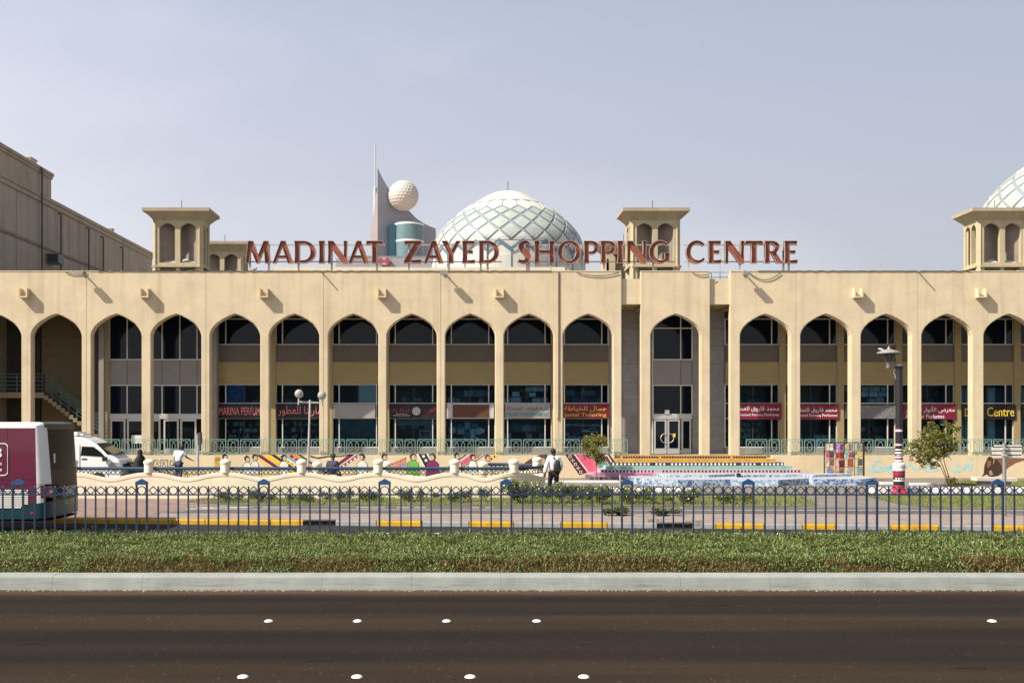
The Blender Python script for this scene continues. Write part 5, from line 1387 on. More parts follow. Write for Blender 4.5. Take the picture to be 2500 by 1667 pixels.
BARK = mat('tree_bark', (.17,.135,.09), .9, var=.25, scale=14, bump=.6)
def tree(px, Y, label, trunks, lobes, n, seed, size=.10):
    x = wx(px, Y); t = thing('tree', label, 'tree', (x, Y, .15)); rnd = random.Random(seed)
    tr = MB()
    for pts, r in trunks:
        q = spline(pts, 4); tr.tube(q, [r*(1-.7*i/len(q)) for i in range(len(q))], 7)
    tr.obj('trunk', BARK, t, True)
    br = MB(); tips = []
    for lx, ly, lz, lr in lobes:
        o = min((p for pts, r in trunks for p in spline(pts,4)[6:]), key=lambda p: (p[0]-lx)**2+(p[1]-ly)**2+(p[2]-lz+.25)**2)
        br.tube([o, ((o[0]+lx)/2,(o[1]+ly)/2,(o[2]+lz)/2+.04), (lx,ly,lz)], [.014,.010,.005], 5)
        for _ in range(4):
            v = Vector((rnd.gauss(0,1),rnd.gauss(0,1),rnd.gauss(0,.8))).normalized()*lr
            br.tube([(lx,ly,lz),(lx+v.x*.5,ly+v.y*.5,lz+v.z*.5+.02),(lx+v.x,ly+v.y,lz+v.z)], [.006,.004,.003], 4, caps=False)
            tips.append((lx+v.x, ly+v.y, lz+v.z))
    br.obj('branch', TWIG, t)
    cl = [(p, rnd.uniform(.09,.17)) for p in tips]+[((l[0],l[1],l[2]), l[3]*.7) for l in lobes]
    def samp(r):
        c, rr = r.choice(cl); v = Vector((r.gauss(0,1),r.gauss(0,1),r.gauss(0,1))).normalized()*rr*r.random()**.45
        return (c[0]+v.x, c[1]+v.y, c[2]+v.z)
    leafobj('crown', leafmass(n, samp, size, rnd, lambda r,p: .5+r.gauss(0,.22), 0), LEAF_T, t)
    return t
rnd = random.Random(31)
def lob(cx, cz, rx, rz, k, lr, rnd, skew=0):
    L = []
    while len(L) < k:
        u, v, w_ = rnd.uniform(-1,1), rnd.uniform(-1,1), rnd.uniform(-1,1)
        if u*u+v*v+w_*w_ < 1: L.append((cx+u*rx+skew*w_, v*rx*.8, cz+w_*rz, lr*rnd.uniform(.7,1.2)))
    return L
tree(1456, 50.5, 'small staked tree with a round crown left of the painted steps',
     [([(0,0,0),(.01,0,.5),(-.02,.0,1.0),(.02,0,1.5)],.030)], lob(-.05,1.50,.62,.62,24,.22,rnd), 3000, 41, .085)
for dx, z in ((-.11,2.05),(.12,2.25)):
    o = MB().tube([(wx(1456,50.5)+dx,50.4,.15),(wx(1456,50.5)+dx*.9,50.4,z)], .016, 6).obj('tree_stake', mat('stake_wood', (.38,.30,.20), .8, var=.2)); tag(o, 'thin wooden stake on the %s of the small tree by the steps' % ('left' if dx < 0 else 'right'), 'stake')
tree(2322, 46, 'leaning several stemmed young tree right of the painted lamp post',
     [([(.0,0,0),(-.10,.02,.45),(-.28,.0,1.0),(-.45,0,1.7)],.028),([(-.08,.03,0),(-.22,.02,.5),(-.42,.05,1.05),(-.75,.05,1.6)],.026),([(-.16,-.03,0),(-.30,-.05,.45),(-.52,-.05,.9),(-.95,-.1,1.5)],.02)],
     lob(-.82,1.80,.98,.66,40,.25,rnd,.22)+[(.25,0,2.5,.16),(.0,.1,2.45,.2),(-.15,0,2.65,.14),(-1.45,0,1.25,.2),(-1.2,0,1.0,.16),(-.75,0,.95,.14),(-.9,0,2.7,.1)], 4000, 43, .105)
for px, h in ((2345, .22),(2205,.0)):
    if h: bush(wx(px-22,46), 45.9, .4, .3, .42, 260, 'leafy suckers at the foot of the leaning tree', LEAF_T, 71, 0, .15, .08, None)

# ================================================================ street furniture
def px_at(px, Y): return wx(px, Y)
# painted lamp post
YLP = 41.5; s_ = YLP/F
lp = thing('lamp_post', 'black lamp post painted with red and white bands and a lantern arm', 'lamp post', (wx(2195,YLP), YLP, 0))
LC = [mat('post_black', (.018,.017,.018), .45, var=.25, scale=5), mat('post_red', (.30,.015,.045), .5, var=.25, scale=5), mat('post_white', (.74,.70,.66), .6, var=.1, scale=8), mat('post_base_red', (.50,.02,.06), .5, var=.35, scale=7), mat('post_dark_red', (.17,.015,.03), .5, var=.2)]
zz = lambda py: wz(py, YLP)
bands = [(1206,19.5,3),(1202,19,3),(1197,15,3),(1190,13.5,3),(1184,13.2,0),(1174,13.2,2),(1170.5,13.5,0),(1168,13.5,0),(1164,13.5,4),(1158,13.8,1),(1152,13.8,4),(1148.5,14,2),(1145,14.3,2),(1134,14.3,0),(1133,14.2,2),(1130,12.5,2),(1128,10.6,1),(1125,9.4,2),(1122,8.8,4),(1117,8.7,2),(1114,8.7,0),(1107,8.7,2),(1103,8.7,0),(1099,8.7,2),(1096,8.6,0),(1087,8.6,2),(1084,8.6,1),(1081,8.5,0),(1053,8.5,2),(1049,8.5,1),(1045,8.4,0),(903,7.9,0),(902,9.3,0),(895,9.6,0),(893,9.0,2),(889,2.0,2),(888,.1,2)]
b = MB()
for (p0,r0,m0),(p1,r1,_) in zip(bands[:-1], bands[1:]):
    b.lathe([(r0*s_, zz(p0)), (r1*s_, zz(p1))], n=22, mi=m0)
b.obj('post', LC, lp, True)
for k, a in enumerate((-.9,-.45,0,.45,.9)):
    rr = 14.45*s_
    f = MB().ring((0,0,0), .045, .012, .006, 4); o = f.obj('painted_diamond', LC[0], lp, loc=(rr*math.sin(a), -rr*math.cos(a), zz(1139))); o.rotation_euler[2] = a
    f = MB().box(-.03,.03,-.003,.003,-.025,.025); o = f.obj('painted_mark', LC[2], lp, loc=(13.75*s_*math.sin(a), -13.75*s_*math.cos(a), zz(1167))); o.rotation_euler[2] = a
    f = MB().box(-.02,.02,-.003,.003,-.02,.02); o = f.obj('painted_mark', LC[2], lp, loc=(8.8*s_*math.sin(a), -8.8*s_*math.cos(a), zz(1111))); o.rotation_euler[2] = a
LGREY = mat('lantern_grey', (.27,.245,.225), .6, .1, var=.2, scale=12)
lx = wx(2170,YLP)-wx(2195,YLP)
MB().tube([(-.12,0,zz(925)),(-.20,0,zz(908)),(-.30,0,zz(890)),(lx+.12,0,zz(884)),(lx,0,zz(886))], .028, 7).tube([(-.13,0,zz(905)),(-.24,0,zz(892)),(lx+.1,0,zz(889))], .018, 6).obj('bracket', LGREY, lp, True)
ln = MB().lathe([(.0,zz(902)),(.07,zz(901)),(.09,zz(897)),(.10,zz(896)),(.10,zz(884)),(.125,zz(883.5))], n=14).obj('lantern_socket', LGREY, lp, True, (lx,0,0))
MB().lathe([(.12,zz(883)),(.24,zz(865)),(.22,zz(864)),(.10,zz(882.5))], n=14).obj('lantern_glass', glass('lantern_glass', (.10,.10,.10), .15, see=.45), lp, True, (lx,0,0))
lr_ = MB()
for k in range(6):
    a = k*math.pi/3+.3; lr_.bar((.12*math.cos(a),.12*math.sin(a),zz(883)),(.245*math.cos(a),.245*math.sin(a),zz(865)),.02)
lr_.obj('lantern_rib', LGREY, lp, loc=(lx,0,0))
MB().lathe([(.40,zz(864.5)),(.445,zz(863)),(.44,zz(860)),(.28,zz(856)),(.13,zz(853.5)),(.05,zz(851)),(.045,zz(848)),(.02,zz(845)),(0,zz(844.5))], n=22).lathe([(0,zz(863)),(.44,zz(863))], n=22).obj('lantern_hood', LGREY, lp, True, (lx,0,0))
bd = thing('bird', 'small pale bird sitting on the lantern of the painted lamp post', 'bird', (wx(2150,YLP), YLP-.05, zz(857)))
MB().tube([(-.12,0,.085),(-.07,0,.08),(-.02,0,.07),(.04,0,.05),(.10,0,.02),(.16,0,.0)], [.008,.028,.035,.04,.025,.01], 8).obj('body', WHITE, bd, True)
bd = thing('bird', 'dark pigeon standing on the parapet below the first letter M', 'bird', (wx(622,53.2), 53.2, 10.42))
MB().tube([(.13,0,.16),(.09,0,.17),(.07,0,.11),(.0,0,.08),(-.08,0,.06),(-.17,0,.03)], [.006,.026,.03,.045,.03,.01], 8).tube([(0,0,.08),(.01,0,0)], .006, 4).obj('body', mat('pigeon_grey', (.05,.05,.06), .7), bd, True)

# twin globe lamp behind the low wall
YGL = 45.0
gl = thing('globe_lamp', 'slim grey post with two glass globes on a crossbar in front of the arches', 'lamp post', (wx(751,YGL), YGL, .15))
GX = lambda p: wx(p,YGL)-wx(751,YGL); GZ = lambda p: wz(p,YGL)-.15
POLE = mat('lamp_pole_grey', (.48,.46,.42), .5, .3, var=.1)
MB().tube([(0,0,0),(0,0,.12)], .09, 10).tube([(0,0,.1),(GX(754),0,GZ(1080)),(GX(757),0,GZ(976))], [.052,.046,.042], 10).obj('pole', POLE, gl, True)
MB().bar((GX(731),0,GZ(980)),(GX(786),0,GZ(983)),.05).tube([(GX(729),0,GZ(988)),(GX(729.5),0,GZ(971))], .035, 8).tube([(GX(786),0,GZ(992)),(GX(786),0,GZ(975))], .035, 8).obj('crossbar', POLE, gl)
GLB = bpy.data.materials.new('globe_glass'); GLB.use_nodes = True
bb = GLB.node_tree.nodes['Principled BSDF']; bb.inputs['Base Color'].default_value = (.55,.52,.48,1); bb.inputs['Roughness'].default_value = .12; bb.inputs['Transmission Weight'].default_value = .45; bb.inputs['IOR'].default_value = 1.15
for px, py in ((730,961),(786,965)):
    rr = 10.6*YGL/F
    o = MB().lathe([(rr*math.sin(math.pi*k/14), -rr*math.cos(math.pi*k/14)) for k in range(15)], n=24).obj('globe', GLB, gl, True, (GX(px), 0, GZ(py)))
    MB().lathe([(0,-rr*1.0),(.07,-rr*.98),(.075,-rr*.86),(0,-rr*.6)], n=12).obj('collar', POLE, o)
    MB().tube([(0,0,-rr*.7),(0,0,-rr*.1)], .035, 8).obj('bulb', WHITE, o)

# edge-on sign post
sp = thing('sign_post', 'grey post with a dark plate seen edge on before the left pillars', 'sign post', (wx(483,44), 44, .15))
MB().tube([(0,0,0),(0,0,wz(1060,44)-.15)], .05, 8).obj('post', POLE, sp, True)
MB().box(.02,.14,-.16,.16,wz(1084,44)-.15,wz(1056,44)-.15).obj('sign_plate', mat('plate_dark', (.07,.07,.06), .6), sp)

# back of a road sign on its pole
YRS = 32.0
rs = thing('road_sign', 'back of a road sign with pale ribs on a tall grey pole', 'road sign', (wx(2452,YRS), YRS, .15))
RX = lambda p: wx(p,YRS)-wx(2452,YRS); RZ = lambda p: wz(p,YRS)-.15
MB().tube([(0,0,0),(0,0,RZ(1082))], .055, 10).obj('pole', mat('sign_pole_grey', (.22,.215,.20), .6, .2, var=.15, scale=5), rs, True)
SB_ = mat('sign_back_pale', (.66,.63,.56), .5, .1, var=.08)
MB().prism([(RX(2421),RZ(1107)),(RX(2427),RZ(1117)),(RX(2496),RZ(1117)),(RX(2498),RZ(1086)),(RX(2430),RZ(1085))], .07, .095).obj('sign_back', mat('sign_gap_dark', (.04,.038,.035), .6), rs)
for a, c in ((1086.0,1090.2),(1092.6,1099.2),(1101.8,1109.6),(1112,1117)):
    MB().box(RX(2424 if a > 1090 else 2430),RX(2497),.045,.069,RZ(c),RZ(a)).obj('rib', SB_, rs)
MB().box(-.06,.06,-.06,.07,RZ(1113),RZ(1109)).box(-.06,.06,-.06,.07,RZ(1097),RZ(1093)).obj('clamp', POLE, rs)

# bench
YB_ = 44.8
bn = thing('bench', 'concrete bench with a pale slab seat on two dark blocks', 'bench', (wx(2426,YB_), YB_, .15))
BX = lambda p: wx(p,YB_)-wx(2426,YB_); BZ = lambda p: wz(p,YB_)-.15
o = MB().box(BX(2377),BX(2476),-.28,.28,BZ(1174),BZ(1165)).obj('seat', mat('bench_slab', (.50,.45,.38), .9, var=.08), bn); bevel(o, .015); o.rotation_euler[1] = R(1.2)
for a, c in ((2389,2421),(2440,2463)): bevel(MB().box(BX(a),BX(c),-.2,.2,0,BZ(1174.5)).obj('leg', mat('bench_leg', (.22,.19,.16), .9, var=.15), bn), .015)

# white painted edging stones
def edging(label, px0, px1, Y, h=.14, d=.16, n=None, Y2=None):
    t = thing('edging', label, 'edging', (0,0,0), 'white edging round the plaza beds')
    X0, X1 = wx(px0,Y), wx(px1,Y); n = max(1, int(abs(X1-X0)/.9)); Y2 = Y2 or Y
    for k in range(n):
        a, c = X0+(X1-X0)*k/n, X0+(X1-X0)*(k+1)/n; y = Y+(Y2-Y)*(k+.5)/n+random.uniform(-.012,.012)
        bevel(MB().box(a+.012,c-.012,y,y+d,.1,.15+h+random.uniform(-.008,.008)).obj('edging_stone', WHITE, t), .015)
edging('white edging stones behind the small staked tree', 1328, 1512, 48.6, .07, .5)
edging('white edging stones in front of the pool left end', 1395, 1695, 42.6, .13, .4)
edging('white edging stones in front of the leaning tree and bench', 2128, 2640, 41.9, .20, .5)
edging('white edging stones right of the pool', 2145, 2264, 47.6, .09, .3, Y2=46.4)
MB2 = MB().tube([(wx(1514,46.5),46.5,.15),(wx(1514,46.5),46.5,.62)], .036, 8).obj('bollard', POLE); tag(MB2, 'slim grey bollard beside the left end of the pool', 'bollard')

# mosaic pool
pool = thing('pool_basin', 'blue and white mosaic pool basin with angled sides before the steps', 'pool', (0,0,0))
def mosaic(name, c0, c1, c2):
    m = bpy.data.materials.new(name); m.use_nodes = True; n, l = m.node_tree.nodes, m.node_tree.links
    b = n['Principled BSDF']; b.inputs['Roughness'].default_value = .35
    g_ = n.new('ShaderNodeNewGeometry'); v = n.new('ShaderNodeTexVoronoi'); v.inputs['Scale'].default_value = 11; l.new(g_.outputs['Position'], v.inputs['Vector'])
    no = n.new('ShaderNodeTexNoise'); no.inputs['Scale'].default_value = 9; no.inputs['Detail'].default_value = 5; l.new(g_.outputs['Position'], no.inputs['Vector'])
    mx = n.new('ShaderNodeMix'); mx.data_type = 'FLOAT'; mx.inputs['Factor'].default_value = .45
    sx = n.new('ShaderNodeSeparateColor'); l.new(v.outputs['Color'], sx.inputs[0])
    l.new(no.outputs['Fac'], mx.inputs['A']); l.new(sx.outputs[0], mx.inputs['B'])
    cr = n.new('ShaderNodeValToRGB'); cr.color_ramp.elements[0].position = .36; cr.color_ramp.elements[0].color = (*c0,1); cr.color_ramp.elements[1].position = .62; cr.color_ramp.elements[1].color = (*c2,1)
    e = cr.color_ramp.elements.new(.48); e.color = (*c1,1)
    l.new(mx.outputs['Result'], cr.inputs[0]); l.new(cr.outputs[0], b.inputs['Base Color'])
    return m
MOS = mosaic('pool_mosaic', (.06,.11,.22), (.17,.25,.36), (.40,.46,.52)); MOSL = mosaic('pool_mosaic_lit', (.17,.25,.38), (.33,.41,.50), (.48,.52,.55))  # lit and shaded copies of one mosaic, face shading put into the colours
COPE = mat('pool_coping', (.36,.38,.39), .7, var=.08)
def basin(pts, z0, z1, back, name):
    P = [(wx(p,Y),Y) for p, Y in pts]; xs = [x for x,y in P]
    mats_ = [MOS, MOSL, COPE]; b = MB()
    for k in range(len(P)-1):
        (xa,ya),(xb,yb) = P[k],P[k+1]
        b.poly([(xa,ya,z0),(xb,yb,z0),(xb,yb,z1),(xa,ya,z1)], k % 2)
    top = P+[(P[-1][0],back),(P[0][0],back)]
    b.poly([(x,y,z1) for x,y in top], 2)
    for A,B in ((top[-3],top[-2]),(top[-1],top[0])): b.poly([(A[0],A[1],z0),(B[0],B[1],z0),(B[0],B[1],z1),(A[0],A[1],z1)], 0)
    return b.obj(name, mats_, pool)
basin([(1545,47.8),(1600,46.3),(1655,46.1),(1785,46.4),(1900,46.0),(1974,47.3),(1988,46.6),(2104,46.6),(2140,47.9)], .12, .425, 49.2, 'lower_basin')
basin([(1604,48.6),(1637,48.0),(1730,48.0),(1793,49.0),(1800,48.2),(1886,48.2),(1960,48.4),(1990,48.1),(2080,49.0)], .42, .53, 49.6, 'upper_basin')
MB().box(wx(1800,48.1),wx(1808,48.1),48.1,48.25,.42,.60).obj('spout_post', BLACKP, pool)

# frame of pictures
YAF = 50.3
af = thing('picture_frame_stand', 'dark frame standing on the plaza filled with small coloured pictures', 'art frame', (wx(2060,YAF), YAF, .15))
AXp = lambda p: wx(p,YAF)-wx(2060,YAF); AZ = lambda p: wz(p,YAF)-.15
FB = mat('frame_dark', (.045,.025,.018), .6, var=.2)
f_ = MB().bar((AXp(2012.5),0,0),(AXp(2012.5),0,AZ(1079)),.045).bar((AXp(2108.5),0,0),(AXp(2108.5),0,AZ(1080)),.07).bar((AXp(2012),0,AZ(1080)),(AXp(2109),0,AZ(1080)),.045)
for p in (2026,2041,2061,2073,2087,2096): f_.bar((AXp(p),.02,0 if p in (2026,2073,2096) else .18),(AXp(p),.02,AZ(1081)),.022)
for p in (1100,1120,1140,1158): f_.bar((AXp(2012),.02,AZ(p)),(AXp(2108),.02,AZ(p)),.02)
f_.obj('frame', FB, af)
rnd = random.Random(77)
PC = [(.60,.46,.26),(.09,.07,.10),(.55,.25,.48),(.14,.09,.18),(.66,.34,.18),(.20,.19,.18),(.28,.27,.26),(.60,.08,.20),(.06,.055,.05),(.45,.06,.05),(.17,.025,.03),(.22,.48,.38),(.40,.07,.10),(.55,.38,.10),(.30,.10,.03),(.66,.40,.30),(.12,.015,.03),(.33,.07,.05),(.10,.12,.10),(.30,.30,.50),(.60,.30,.16),(.25,.13,.07),(.50,.52,.48),(.20,.36,.36),(.64,.60,.52)]
cells = [(2017,2025,1083,1099,0),(2026,2034,1083,1099,24),(2034,2041,1082,1098,1),(2041,2049,1083,1103,2),(2050,2061,1084,1098,3),(2063,2070,1083,1098,4),(2071,2083,1083,1099,5),(2091,2105,1083,1098,6),
 (2015,2024,1102,1117,7),(2025,2036,1102,1118,8),(2040,2050,1103,1118,9),(2050,2061,1103,1119,10),(2063,2071,1100,1117,11),(2072,2079,1102,1117,12),(2079,2086,1102,1118,18),(2094,2105,1101,1116,13),
 (2015,2024,1121,1136,24),(2025,2036,1121,1137,14),(2041,2048,1124,1141,15),(2048,2062,1122,1141,16),(2069,2083,1120,1139,17),(2094,2105,1121,1136,18),(2018,2033,1141,1157,19),(2033,2038,1139,1160,20),(2041,2048,1142,1156,15),(2048,2059,1142,1155,21),(2067,2077,1141,1155,22),(2077,2084,1137,1160,0),(2091,2105,1141,1156,23)]
for a, c, p, q, k in cells:
    col = PC[k]; m = mat('picture_%02d' % k, col, .6, var=.55, scale=9)
    MB().box(AXp(a),AXp(c),-.03,-.01,AZ(q),AZ(p)).obj('picture', m, af)

# ================================================================ bus
bus = thing('bus', 'maroon city bus with white roof edge, white rear corner and teal skirt', 'bus', (0,0,0))
BMAR = mat('bus_maroon', (.115,.010,.034), .28, var=.05, scale=.8, spec=.5, coat=.4); BWH = mat('bus_white', (.76,.73,.66), .35, var=.04, spec=.5)
BTEAL = mat('bus_teal', (.005,.042,.052), .3, var=.1, spec=.5); BGL = mat('bus_rear_brown_glass', (.022,.013,.011), .25, var=0, spec=.15); BBR = mat('bus_rear_reflected_brown', (.065,.045,.032), .45, var=.08, scale=1, spec=.15)  # brown of the lower rear is a reflection put into the panel colour
BBL = mat('bus_underside', (.012,.012,.012), .8, var=0)
plan = [(-23,27.9),(-11.16,27.9),(-11.06,27.91),(-10.97,27.97),(-10.90,28.06),(-10.87,28.2),(-10.82,28.6),(-10.80,29.15),(-10.83,29.7),(-10.88,30.1),(-10.95,30.27),(-11.06,30.37),(-11.2,30.4),(-23,30.4)]
def lean(p, z):
    x, y = p; k = max(0, min(1, (x+11.25)/.4))
    return (x-k*.16*max(0, z-1.0)/1.9, y, z)
def strip(i0, i1, zs, m, name, eps=.0, parent=None):
    """a band of the bus skin between plan points i0..i1"""
    b = MB(); rows = []
    for z in zs:
        row = []
        for i in range(i0, i1+1):
            p = Vector(plan[i]); q0, q1 = Vector(plan[max(i-1,0)]), Vector(plan[min(i+1,len(plan)-1)])
            d = (q1-q0).normalized(); p = p+Vector((d.y,-d.x))*eps
            zz_ = z(plan[i][0]) if callable(z) else z
            row.append(lean((p.x,p.y), zz_))
        rows.append(row)
    return b.grid(rows).obj(name, m, parent or bus, True)
sk = lambda x: .385+.10*max(0,min(1,(x+12)/1.2)); tl = lambda x: .73+.17*max(0,min(1,(x+12.1)/1.2))
strip(0, 1, [tl,1.2,1.6,2.0,2.4,2.72,2.83], BMAR, 'side_panel')
strip(12, 13, [tl,1.2,2.0,2.83], BMAR, 'side_panel')
strip(1, 5, [1.36,1.7,2.2,2.6,2.83,2.90], BWH, 'corner_pillar', .012)
strip(1, 3, [tl,.95,1.35], BWH, 'corner_panel', .006)
strip(0, 13, [sk,.6,tl], BTEAL, 'skirt', .004)
strip(5, 10, [1.72,2.1,2.5,2.80], BGL, 'rear_window', .004)
strip(5, 12, [tl,1.0,1.3,1.716], BBR, 'rear_panel', .002)
strip(10, 12, [1.36,2.0,2.83], BBR, 'corner_pillar', .006)
strip(5, 11, [2.79,2.86,2.93], mat('bus_rear_roof_dark', (.05,.048,.045), .35, var=.1), 'rear_valance', .030)
def roofrow(z, ins):
    r = []
    for x, y in plan: 
        k = (ins*.5 if x < -11.2 else ins); r.append(lean((x-(ins if x > -11.2 else 0), y+(ins if y < 28.3 else -ins if y > 30.1 else 0)), z))
    return r
MB().grid([roofrow(2.832,-.004),roofrow(2.90,.0),roofrow(2.945,.03),roofrow(2.97,.12),roofrow(2.985,.5)]).poly(roofrow(2.985,.5)).obj('roof', BWH, bus, True)
MB().grid([[(x+(.012 if x > -11.1 else 0), y, z+.006) for x, y, z in roofrow(zq, iq)[4:13]] for zq, iq in ((2.84,-.004),(2.90,.0),(2.945,.03),(2.97,.12),(2.987,.42))]).obj('rear_roof', mat('bus_rear_roof_dark', (.05,.048,.045)), bus, True)
MB().poly([(x,y,.40) for x,y in plan]).obj('underside', BBL, bus)
MB().box(-23,-22.95,27.95,30.35,.4,2.85).obj('front_panel', BMAR, bus)
for k in range(10):
    z = 1.205-.0495*k
    MB().bar((-12.9,27.888,z),(-11.385 if k < 8 else -11.45-.06*(k-7),27.888,z),.012,.032).obj('louvre_slat', BWH, bus)
MB().box(-13.0,-11.375,27.8945,27.899,.745,1.235).obj('louvre_backing', BBL, bus)
MB().box(-11.935,-11.925,27.894,27.899,2.55,2.83).box(-23,-11.17,27.895,27.8995,1.485,1.495).obj('panel_seam', BBL, bus)
# rounded emblem frame, cut by the picture edge
fr_ = [(-13.0,2.43)]+[(-12.02+.10*math.cos(R(a)), 2.33+.10*math.sin(R(a))) for a in range(90,-1,-15)]+[(-12.02+.10*math.cos(R(a)), 1.70+.10*math.sin(R(a))) for a in range(0,-91,-15)]+[(-13.0,1.60)]
fb = MB()
for (xa,za),(xb,zb) in zip(fr_[:-1], fr_[1:]): fb.bar((xa,27.893,za),(xb,27.893,zb),.012,.026)
em = fb.obj('emblem_frame', BWH, bus)
text_obj('lettering', '8', BWH, -12.36, -12.07, 2.05, 2.33, 27.892, bus); text_obj('lettering', 'service', BWH, -12.9, -12.07, 1.86, 1.96, 27.892, bus); text_obj('lettering', 'buses', BWH, -12.55, -12.07, 1.71, 1.80, 27.892, bus)
# rear lights, plates
tlm = mat('tail_light_red', (.33,.01,.025), .12, var=.1, spec=.6); 
strip(2, 6, [1.00,1.33], BBL, 'light_housing', .014)
strip(2, 4, [1.02,1.31], tlm, 'tail_light', .022)
for a, c, m in ((1.22,1.31,tlm),(1.12,1.205,mat('reverse_light', (.45,.45,.45), .1, .3)),(1.01,1.10,tlm)): strip(4, 5, [a,c], m, 'tail_light', .024)
q = MB().lathe([(0,.012),(.035,.006),(.04,0)], n=10).obj('side_reflector', tlm, bus, loc=(-11.28,27.886,.60)); q.rotation_euler[0] = R(90)
MB().box(-10.80,-10.785,28.75,29.7,.98,1.24).obj('rear_badge', mat('badge_pale', (.45,.44,.43), .4, var=.4, scale=7), bus)
o = text_obj('number', '80 333', mat('plate_yellow', (.75,.65,.08), .5, var=0), -.35, .35, .02, .13, 0, bus); o.location = (-10.80, 29.2, .73); o.rotation_euler[2] = R(90)
MB().box(-11.02,-10.985,28.5,29.4,2.55,2.76).obj('route_display', mat('display_dark', (.02,.025,.02), .3), bus).rotation_euler = (0,0,0)
MB().box(-10.99,-10.975,29.45,29.75,2.55,2.76).obj('route_number', mat('display_pale', (.55,.45,.28), .4, var=.5, scale=14), bus)
MB().box(-10.93,-10.905,28.42,28.5,1.9,2.15).obj('sticker', WHITE, bus)
wh = MB().lathe([(.0,.13),(.20,.13),(.24,.10),(.30,.10),(.45,.12),(.48,.06),(.48,-.12),(.3,-.13)], n=24).mesh('wheel'); wh.materials.append(mat('tyre_black', (.018,.018,.018), .8))
for x in (-14.6,-20.4):
    for y, r_ in ((27.95,90),(30.33,-90)):
        o = link('wheel', wh, bus, (x,y,.48)); o.rotation_euler[0] = R(r_)

# ================================================================ van
van = thing('van', 'white minibus van with roof air unit parked behind the bus facing right', 'van', (0,0,0))
VW = mat('van_white', (.78,.77,.73), .3, var=.03, spec=.5, coat=.3); VG = glass('van_glass', (.012,.014,.016), .06)
prof = [(-20.2,.45),(-14.62,.45),(-14.45,.55),(-14.42,.80),(-14.44,1.12),(-14.52,1.32),(-14.72,1.47),(-14.80,1.53),(-15.52,2.02),(-15.75,2.16),(-16.1,2.29),(-16.6,2.34),(-19.9,2.34),(-20.15,2.2),(-20.25,1.2)]
def vrow(y, k): return [(-17.3+(x+17.3)*(1-.02*k), y, .45+(z-.45)*(1-.03*k)) for x, z in prof]
b = MB()
rws = [vrow(45.0,1.0),vrow(44.93,.0) if False else vrow(45.02,.2),vrow(46.68,.2),vrow(46.72,1.0)]
b.grid(rws, 0, True).poly(rws[0][::-1]).poly(rws[-1]); o = b.obj('body', VW, van); bevel(o, .05, 3)
vp = lambda pts, y, m, n: MB().prism(pts, y-.012, y-.002).obj(n, m, van)
vp([(-16.15,1.50),(-16.10,1.90),(-15.60,1.88),(-15.30,1.66),(-15.10,1.45),(-16.13,1.52)], 45.0, VG, 'side_window')
vp([(-18.9,1.50),(-18.9,1.92),(-16.45,1.92),(-16.45,1.50)], 45.0, VG, 'side_window')
MB().poly([(-15.50,45.06,2.03),(-14.78,45.06,1.555),(-14.78,46.64,1.555),(-15.50,46.64,2.03)]).obj('windscreen', VG, van)
vp([(-15.44,1.99),(-15.36,1.97),(-14.80,1.56),(-15.02,1.56)], 45.0, VG, 'windscreen')
vp([(-14.46,.95),(-14.46,1.20),(-14.85,1.24),(-15.0,1.05)], 45.0, mat('headlight_clear', (.35,.36,.36), .1, .2, var=.2), 'headlight')
vp([(-16.2,.5),(-16.19,1.95),(-16.17,1.95),(-16.18,.5)], 45.0, mat('gap_dark', (.06,.06,.06), .8), 'door_seam')
vp([(-16.1,1.33),(-16.1,1.39),(-15.88,1.39),(-15.88,1.33)], 45.0, BLACKP, 'door_handle')
MB().box(-15.18,-15.0,44.80,44.95,1.28,1.46).bar((-15.1,44.9,1.4),(-15.2,45.02,1.42),.03).obj('mirror', BLACKP, van)
MB().box(-17.6,-16.4,45.3,46.4,2.35,2.50).box(-16.45,-16.2,45.4,46.3,2.35,2.43).obj('roof_unit', VW, van)
MB().box(-14.47,-14.38,45.05,46.6,.5,.72).obj('bumper', mat('bumper_grey', (.3,.3,.29), .5), van)
MB().box(-14.50,-14.40,45.3,46.4,.95,1.15).obj('grille', BLACKP, van)
vw = MB().lathe([(0,.08),(.18,.09),(.2,.07),(.31,.08),(.33,.02),(.33,-.1),(.2,-.1)], n=20).mesh('wheel'); vw.materials.append(MATS['tyre_black'])
for x in (-15.4,-18.9):
    for y, r_ in ((45.0,90),(46.7,-90)): o = link('wheel', vw, van, (x,y,.48)); o.rotation_euler[0] = R(r_)

# ================================================================ people
def skinned(name, joints, edges, mats, parent, root, sub=2):
    names = list(joints); me = bpy.data.meshes.new(name)
    me.from_pydata([joints[n][:3] for n in names], [(names.index(a), names.index(b)) for a, b in edges], [])
    tmp = bpy.data.objects.new('tmp', me); COL.objects.link(tmp)
    sm = tmp.modifiers.new('s', 'SKIN'); sm.use_smooth_shade = True
    for n, v in zip(names, me.skin_vertices[0].data):
        r = joints[n][3]; v.radius = r if isinstance(r, tuple) else (r, r); v.use_root = (n == root)
    ss = tmp.modifiers.new('d', 'SUBSURF'); ss.levels = sub; ss.render_levels = sub
    dg = bpy.context.evaluated_depsgraph_get()
    m2 = bpy.data.meshes.new_from_object(tmp.evaluated_get(dg)); m2.name = name
    bpy.data.objects.remove(tmp); m2.materials.clear()
    for m in mats: m2.materials.append(m)
    for p in m2.polygons: p.use_smooth = True
    return link(name, m2, parent)
